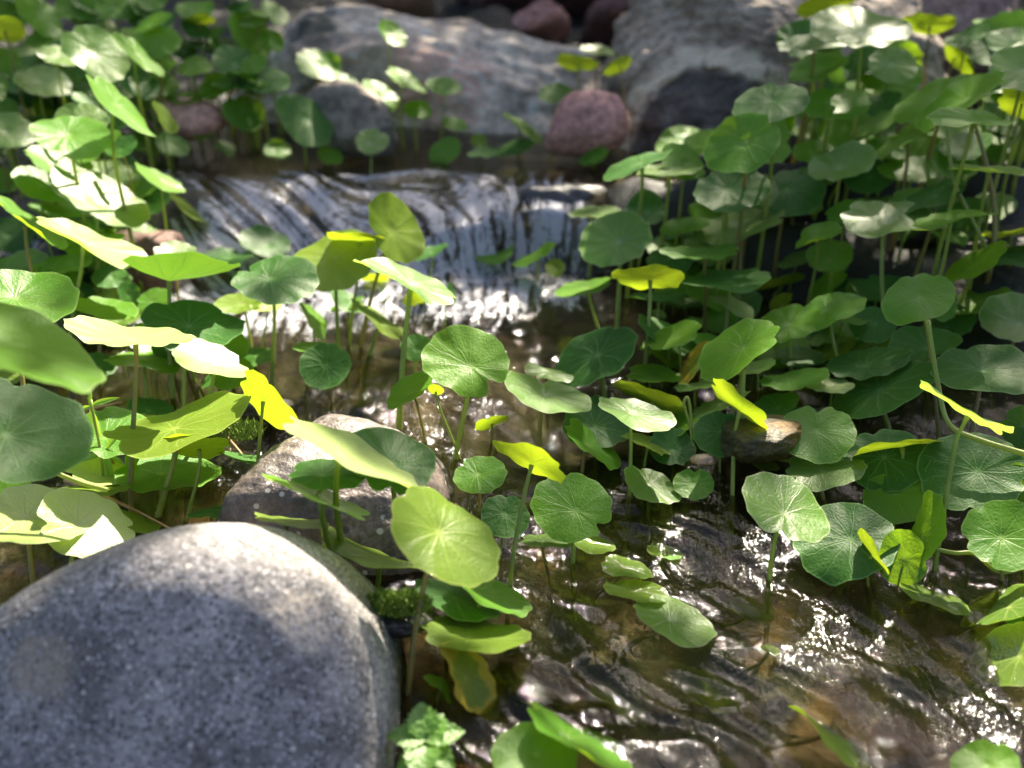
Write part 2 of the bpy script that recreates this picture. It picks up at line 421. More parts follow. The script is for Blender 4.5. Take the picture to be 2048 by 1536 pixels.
def aer(X, Y):
    b, w = lip(X)
    inf = sstep(b - 0.004, b + 0.004, Y) * sstep(b + w * 1.15, b + w * 0.8, Y)
    side = 0.76 + 0.20 * sstep(0.0, -0.12, X)
    side = side * sstep(0.075, 0.055, X)
    boil = sstep(b - 0.16, b - 0.03, Y) * sstep(b + 0.01, b - 0.002, Y) * sstep(0.075, 0.04, X) * (0.95)
    small = 0.25 * sstep(0.56, 0.62, Y) * sstep(0.09, 0.05, X) + 0.55 * np.exp(-(((X + 0.015) / 0.03) ** 2 + ((Y - 0.60) / 0.02) ** 2)) + 0.35 * np.exp(-(((X - 0.145) / 0.03) ** 2 + ((Y - 0.53) / 0.018) ** 2))
    lipw = 0.35 * sstep(b + w - 0.01, b + w + 0.005, Y) * sstep(b + w + 0.05, b + w + 0.01, Y)
    return np.clip(inf * side + boil + small + lipw, 0, 1)
def flow_uv(X, Y):
    b, w = lip(X)
    th = X + np.clip(Y - b, -0.02, 0.3) * 0.9 * sstep(0.02, -0.16, X)
    return th, Y + 0.4 * water_base(X, Y)
wm = NT('water'); g = wm.new('ShaderNodeNewGeometry').outputs['Position']
wm.n.remove(wm.bsdf)
uv = wm.new('ShaderNodeUVMap').outputs[0]
ae = wm.new('ShaderNodeAttribute', attribute_name='aer').outputs['Fac']
wv = wm.map(g, (1, 0.45, 1), (0, 0, radians(38)))
hh = wm.math('ADD', wm.noise(wv, 170, 4, 0.6, 0.8), wm.math('MULTIPLY', wm.noise(wv, 520, 2, 0.5, 0.4), 0.35))
nb = wm.bump(hh, 0.62, 0.0018)
fr = wm.new('ShaderNodeFresnel'); fr.inputs[0].default_value = 1.34; wm.put(fr.inputs['Normal'], nb)
tp = wm.new('ShaderNodeBsdfTransparent'); tp.inputs[0].default_value = (0.74, 0.69, 0.55, 1)
rf = wm.new('ShaderNodeBsdfRefraction'); rf.inputs['IOR'].default_value = 1.33; rf.inputs['Roughness'].default_value = 0.0
rf.inputs[0].default_value = (0.74, 0.69, 0.55, 1); wm.put(rf.inputs['Normal'], nb)
gl = wm.new('ShaderNodeBsdfGlossy'); gl.inputs['Roughness'].default_value = 0.06; wm.put(gl.inputs['Normal'], nb)
body = wm.new('ShaderNodeMixShader'); body.inputs[0].default_value = 0.45
wm.l.new(tp.outputs[0], body.inputs[1]); wm.l.new(rf.outputs[0], body.inputs[2])
m1 = wm.new('ShaderNodeMixShader'); wm.put(m1.inputs[0], wm.math('MULTIPLY', fr.outputs[0], 0.88, clamp=True))
wm.l.new(body.outputs[0], m1.inputs[1]); wm.l.new(gl.outputs[0], m1.inputs[2])
fo = wm.new('ShaderNodeBsdfPrincipled'); fo.inputs['Base Color'].default_value = (0.50, 0.50, 0.56, 1); fo.inputs['Roughness'].default_value = 0.25
wm.put(fo.inputs['Normal'], nb)
st = wm.noise(wm.map(uv, (95, 14, 1)), 1, 6, 0.68, 0.9)
st2 = wm.noise(g, 170, 4, 0.65, 0.5)
sk = wm.math('ADD', wm.math('MULTIPLY', st, 0.75), wm.math('MULTIPLY', st2, 0.25))
th = wm.math('SUBTRACT', 0.81, wm.math('MULTIPLY', ae, 0.385))
fm = wm.math('MULTIPLY', wm.sm(0.0, 0.13, wm.math('SUBTRACT', sk, th)), wm.sm(0.02, 0.12, ae))
m2 = wm.new('ShaderNodeMixShader'); wm.put(m2.inputs[0], wm.math('MULTIPLY', fm, 0.55))
wm.l.new(m1.outputs[0], m2.inputs[1]); wm.l.new(fo.outputs[0], m2.inputs[2]); wm.l.new(m2.outputs[0], wm.out.inputs[0])
def water_h(X, Y): return water_base(X, Y) + ripple(X, Y)
xs = axis(-0.42, 0.42, 0.0022, 1.2, 22); ys = np.concatenate([np.linspace(-0.5, 0.22, 20), np.arange(0.225, 0.75, 0.0022), np.arange(0.75, 1.08, 0.0028), np.arange(1.083, 1.35, 0.006), np.linspace(1.37, 1.7, 14)])
water = tag(grid_obj('water', xs, ys, water_h, wm.m, uvfun=flow_uv, attrs={'aer': aer}), kind='structure')

# ------------------------------------------------------------------ rocks
def poly_rock(name, centre, radii, mat, planes=None, p=8, lump=0.06, fine=0.012, seed=1, subdiv=5, label=None, group=None, cat='rock', tilt=0.0, cam_axes=True, keep=None):
    """a stone: the smoothed meeting of several flat faces, then worn and pitted"""
    bm = bmesh.new(); bmesh.ops.create_icosphere(bm, subdivisions=subdiv, radius=1)
    D = np.array([v.co[:] for v in bm.verts]); Fc = [tuple(v.index for v in f.verts) for f in bm.faces]; bm.free()
    rnd = random.Random(seed)
    if planes is None:
        planes = []
        for k in range(13):
            n = Vector((rnd.gauss(0, 1), rnd.gauss(0, 1), rnd.gauss(0, 1))).normalized(); planes.append((n, rnd.uniform(0.82, 1.05)))
        for n in ((1, 0, 0), (-1, 0, 0), (0, 1, 0), (0, -1, 0), (0, 0, 1), (0, 0, -1)): planes.append((Vector(n), 1.0))
    R = np.zeros(len(D))
    for n, d in planes:
        R += np.maximum(0, D @ np.array(n) / d) ** p
    R = np.maximum(R, 1e-6) ** (-1 / p)
    V = D * R[:, None]
    nz = np.array([lump * mnoise.fractal(Vector(v) * 1.6 + Vector((seed * 3.1, 0, 0)), 0.7, 2.1, 4) + fine * mnoise.noise(Vector(v) * 9 + Vector((0, seed, 0))) + fine * 0.5 * mnoise.noise(Vector(v) * 24) for v in V])
    V = V * (1 + nz)[:, None]
    V = V * np.array(radii)
    ct, sn = cos(tilt), sin(tilt)
    x = V[:, 0] * ct - V[:, 2] * sn; z = V[:, 0] * sn + V[:, 2] * ct; V[:, 0] = x; V[:, 2] = z
    if cam_axes:
        M = np.array([RI, FW, UP]); V = V @ M
    V = V + np.array(centre)
    o = mesh_obj(name, V, Fc, mat)
    return tag(o, label, cat, group)

# the big rounded stone in front
px = 0.44 / F * 1.03
def n2(a, b, y=0): return Vector((a, y, b)).normalized()
granite = rock_mat('speckled_granite', [(0.070, 0.065, 0.066), (0.155, 0.145, 0.148), (0.29, 0.27, 0.265)], scale=30,
    speck=[((0.36, 0.35, 0.37), 560, 0.40), ((0.52, 0.48, 0.44), 190, 0.17), ((0.025, 0.025, 0.03), 480, 0.42)],
    patch=[(tuple(P(612, 1235, 0.393)), 0.0135, (0.46, 0.39, 0.31)), (tuple(P(70, 1330, 0.385)), 0.014, (0.26, 0.21, 0.16)), (tuple(P(215, 1450, 0.375)), 0.005, (0.36, 0.32, 0.26))], rough=0.7, bump=0.55, bscale=150)
u0, v0 = 408, 1388
pl = [(n2(-.50, .866), 360 * px), (n2(-.2, .98), 370 * px), (n2(.05, 1), 374 * px), (n2(.50, .866), 384 * px), (n2(.80, .60), 388 * px), (n2(.97, .2), 402 * px), (n2(1, -.1), 415 * px),
      (n2(-1, .0), 620 * px), (n2(-.9, .5), 470 * px), (n2(0, -1), 420 * px), (Vector((0, -1, 0)), 0.066), (Vector((0, 1, 0)), 0.060),
      (Vector((0, -.97, .22)).normalized(), 0.064), (Vector((0, -.80, .6)).normalized(), 0.086), (Vector((0.4, -.85, .2)).normalized(), 0.074), (Vector((-0.4, -.85, .2)).normalized(), 0.078), (Vector((0, .7, .7)).normalized(), 0.066)]
poly_rock('boulder', P(u0, v0, 0.44), (1, 1, 1), granite, planes=pl, p=8.5, lump=0.025, fine=0.006, seed=3, subdiv=6,
          label='large smooth speckled grey boulder filling the lower left foreground')

dk = lambda: None
mid_m = rock_mat('grey_pink_river_stone', [(0.036, 0.030, 0.027), (0.09, 0.070, 0.062), (0.21, 0.155, 0.135)], scale=22, speck=[((0.45, 0.42, 0.38), 150, 0.25), ((0.04, 0.04, 0.04), 120, 0.3)],
                 patch=[(tuple(P(905, 975, 0.535)), 0.012, (0.42, 0.18, 0.01))], rough=0.45, bump=0.6, bscale=90)
pl = [(n2(-.75, .66), .78), (n2(-.2, .98), .96), (n2(.25, .97), .93), (n2(.55, .83), .84), (n2(.9, .4), .92), (n2(1, -.2), 1.0), (n2(-1, .05), .98), (n2(0, -1), 1), (Vector((0, -1, 0)), 1), (Vector((0, 1, 0)), 1),
      (Vector((0, -.6, .8)).normalized(), .82), (Vector((.4, -.7, .5)).normalized(), .9), (Vector((0, .7, .7)).normalized(), .9)]
poly_rock('river_stone', P(690, 985, 0.575), (0.0575, 0.055, 0.047), mid_m, planes=pl, p=9, lump=0.05, fine=0.014, seed=5, subdiv=6,
          label='flat grey and pink stone lying midstream behind the speckled boulder')

slab_m = rock_mat('lichen_grey_slab', [(0.09, 0.070, 0.055), (0.29, 0.24, 0.19), (0.52, 0.45, 0.36)], scale=5.5, speck=[((0.40, 0.40, 0.36), 34, 0.3)],
                  patch=[(tuple(P(870, 150, 1.06)), 0.07, (0.42, 0.24, 0.18)), (tuple(P(620, 70, 1.06)), 0.06, (0.40, 0.25, 0.19)), (tuple(P(1010, 170, 1.05)), 0.04, (0.02, 0.02, 0.02))], rough=0.85, bump=0.8, bscale=26,
                  moss=((0.05, 0.05, 0.035), 0.56, 7))
stripe_m = rock_mat('banded_grey_stone', [(0.09, 0.066, 0.046), (0.22, 0.17, 0.12), (0.38, 0.30, 0.22)], scale=9, arc=(tuple(P(1440, 330, .985)), .083), rough=0.8, bump=1.0, bscale=40)
pink_m = rock_mat('pink_stone', [(0.24, 0.115, 0.095), (0.42, 0.21, 0.17), (0.56, 0.34, 0.28)], scale=11, rough=0.75, bump=0.5, bscale=40)
red_m = rock_mat('red_brown_stone', [(0.055, 0.030, 0.025), (0.12, 0.060, 0.050), (0.20, 0.11, 0.09)], scale=7, rough=0.8, bump=0.5, bscale=26)
dark_m = rock_mat('dark_wet_stone', [(0.016, 0.015, 0.015), (0.045, 0.040, 0.040), (0.10, 0.09, 0.085)], scale=15, rough=0.3, bump=0.7, bscale=60)
tan_m = rock_mat('tan_stone', [(0.16, 0.10, 0.06), (0.28, 0.19, 0.12), (0.40, 0.30, 0.20)], scale=8, rough=0.8, bump=0.5, bscale=26)
ochre_m = rock_mat('mossy_ochre_stone', [(0.014, 0.018, 0.005), (0.06, 0.045, 0.008), (0.24, 0.12, 0.012)], scale=30, rough=0.35, bump=0.8, bscale=140)
def rk(name, u, v, w, h, d, depth, mat, label, seed, tilt=0, p=8, lump=0.10, sub=5, planes=None, fine=0.012, group=None):
    k = d / F / 2
    return poly_rock(name, P(u, v, d), (w * k, depth, h * k), mat, seed=seed, tilt=-radians(tilt), p=p, lump=lump, subdiv=sub, label=label, planes=planes, fine=fine, group=group)
slab_pl = [(n2(-.95, .3), .95), (n2(-.2, .98), .93), (n2(.08, 1), .93), (n2(.30, .95), .90), (n2(1, .1), 1.0), (n2(0, -1), 1), (Vector((0, -1, 0)), 1), (Vector((0, 1, 0)), 1),
           (Vector((0, -.75, .66)).normalized(), .80), (Vector((.5, -.8, .2)).normalized(), .85), (Vector((-.4, -.8, -.3)).normalized(), .9), (Vector((0, .7, .7)).normalized(), .95)]
rk('boulder', 910, 215, 800, 360, 1.21, 0.14, slab_m, 'long grey lichen-blotched slab of rock lying behind the small waterfall', 11, tilt=6, planes=slab_pl, p=9, lump=0.12, sub=6, fine=0.03)
str_pl = [(n2(-1, .12), .93), (n2(-.55, .83), 1.02), (n2(0, 1), 1.0), (n2(.35, .94), 1), (n2(1, .1), 1.0), (n2(0, -1), 1), (Vector((0, 1, 0)), 1), (Vector((0.1, -.66, .75)).normalized(), .72), (Vector((.15, -1, -.10)).normalized(), .80), (Vector((-.6, -.75, .2)).normalized(), .80)]
rk('boulder', 1530, 150, 640, 500, 1.08, 0.11, stripe_m, 'dark banded boulder with pale curved ridges at the upper right', 12, planes=str_pl, p=12, lump=0.12, sub=6, fine=0.05)
rk('rock', 1180, 252, 215, 165, 0.985, 0.03, pink_m, 'rounded pink stone wedged between the long slab and the banded boulder', 13, p=4, lump=0.05)
rk('rock', 375, 240, 190, 110, 1.01, 0.03, pink_m, 'low dusty pink stone among the leaves on the left bank', 14, p=4, lump=0.05)
rk('rock', 708, 245, 210, 150, 0.99, 0.03, slab_m, 'grey domed stone at the back of the upper pool, left of the slab', 15, p=5)
rk('rock', 1085, 52, 130, 60, 1.45, 0.08, pink_m, 'small pale pink stone resting behind the long slab', 16, p=5)
rk('rock', 1232, 52, 170, 78, 1.45, 0.09, red_m, 'small brown stone left of the banded boulder top', 17, p=5)
rk('rock', 1110, -8, 420, 90, 1.7, 0.2, red_m, 'wide dark red-brown rock along the top edge of the photo', 18, p=8)
rk('rock', 800, 8, 170, 60, 1.5, 0.12, tan_m, 'small tan stone behind the left end of the long slab', 19, p=5)
rk('boulder', 1830, 70, 470, 330, 1.25, 0.12, rock_mat('pink_brown_stone', [(0.06, 0.035, 0.03), (0.22, 0.14, 0.12), (0.42, 0.30, 0.25)], scale=7, rough=0.8, bump=0.7, bscale=30), 'sunlit pinkish boulder behind the leaves in the upper right corner', 20, p=7, sub=6)
rk('boulder', 1420, -25, 330, 120, 1.45, 0.14, pink_m, 'salmon pink rock showing above the top of the banded boulder', 27, p=6)
rk('rock', 275, 545, 210, 190, 0.86, 0.05, red_m, 'dull brown rock in the shade under the left bank leaves', 21, p=6)
rk('rock', 1170, 430, 250, 150, 0.93, 0.035, dark_m, 'black wet ledge stone at the right end of the waterfall', 22, p=8)
0 and rk('rock', 930, 470, 420, 150, 0.905, 0.02, dark_m, 'dark ledge stone behind the thin curtain of the waterfall', 23, p=9)
rk('river_stone', 1512, 880, 215, 96, 0.600, 0.035, ochre_m, 'ochre and mossy stone the water slides over, right of centre', 24, p=5)
rk('pebble', 1404, 920, 60, 34, 0.595, 0.010, rock_mat('orange_pebble', [(0.30, 0.09, 0.03), (0.45, 0.24, 0.14), (0.55, 0.45, 0.36)], scale=60, rough=0.3), 'small orange and white pebble poking out of the water', 25, p=4)
rk('river_stone', 1130, 1395, 300, 80, 0.468, 0.02, ochre_m, 'submerged golden brown stone right of the speckled boulder', 26, tilt=22, p=6)
rk('rock', 790, 1235, 190, 80, 0.475, 0.028, dark_m, 'dark mossy stone tucked behind the right shoulder of the speckled boulder', 28, p=6)
0 and rk('river_stone', 1110, 1268, 130, 60, 0.487, 0.014, rock_mat('brown_wet_stone', [(0.05, 0.02, 0.012), (0.12, 0.055, 0.03), (0.2, 0.12, 0.07)], scale=50, rough=0.25), 'brown stone just under the water beside the yellow-green leaf', 29, p=5)
rk('river_stone', 510, 815, 150, 60, 0.655, 0.02, dark_m, 'dark wet stone left of the flat midstream stone', 30, p=5)

# bottom pebbles seen through the water: each its own stone
rnd = random.Random(44)
PEBM = [ochre_m, dark_m, tan_m, red_m, mid_m]
peb_base = None
spots = [(940, 1480, 'brown pebble under water below the decaying leaf'), (1350, 1420, 'dark pebble under clear water in the lower middle'), (1500, 1330, 'olive pebble under the ripples right of the floating leaf'),
         (1800, 1420, 'brown pebble under the brightest glints of the water'), (1900, 1500, 'tan pebble under water beside the bottom right leaf'), (1260, 1500, 'rusty pebble under water at the bottom edge'),
         (1480, 1180, 'dark pebble in the riffle below the ochre stone'), (1700, 1250, 'amber pebble in the run on the right'), (860, 1000, 'grey pebble against the right edge of the midstream stone'),
         (60, 1190, 'pale pebble in the shallows left of the speckled boulder'), (1180, 690, 'olive pebble under the pool between the leaf stems'), (640, 720, 'dark pebble under the pool at the left')]
for i, (u, v, lb) in enumerate(spots):
    q, d = hit(u, v)
    z = float(ground_h(q.x, q.y))
    poly_rock('pebble', (q.x, q.y, z + 0.004), (rnd.uniform(.010, .018), rnd.uniform(.008, .014), rnd.uniform(.006, .009)), PEBM[i % 5], seed=60 + i, p=4, subdiv=4, cam_axes=False, label=lb, group='pebbles on the stream bed', cat='pebble')

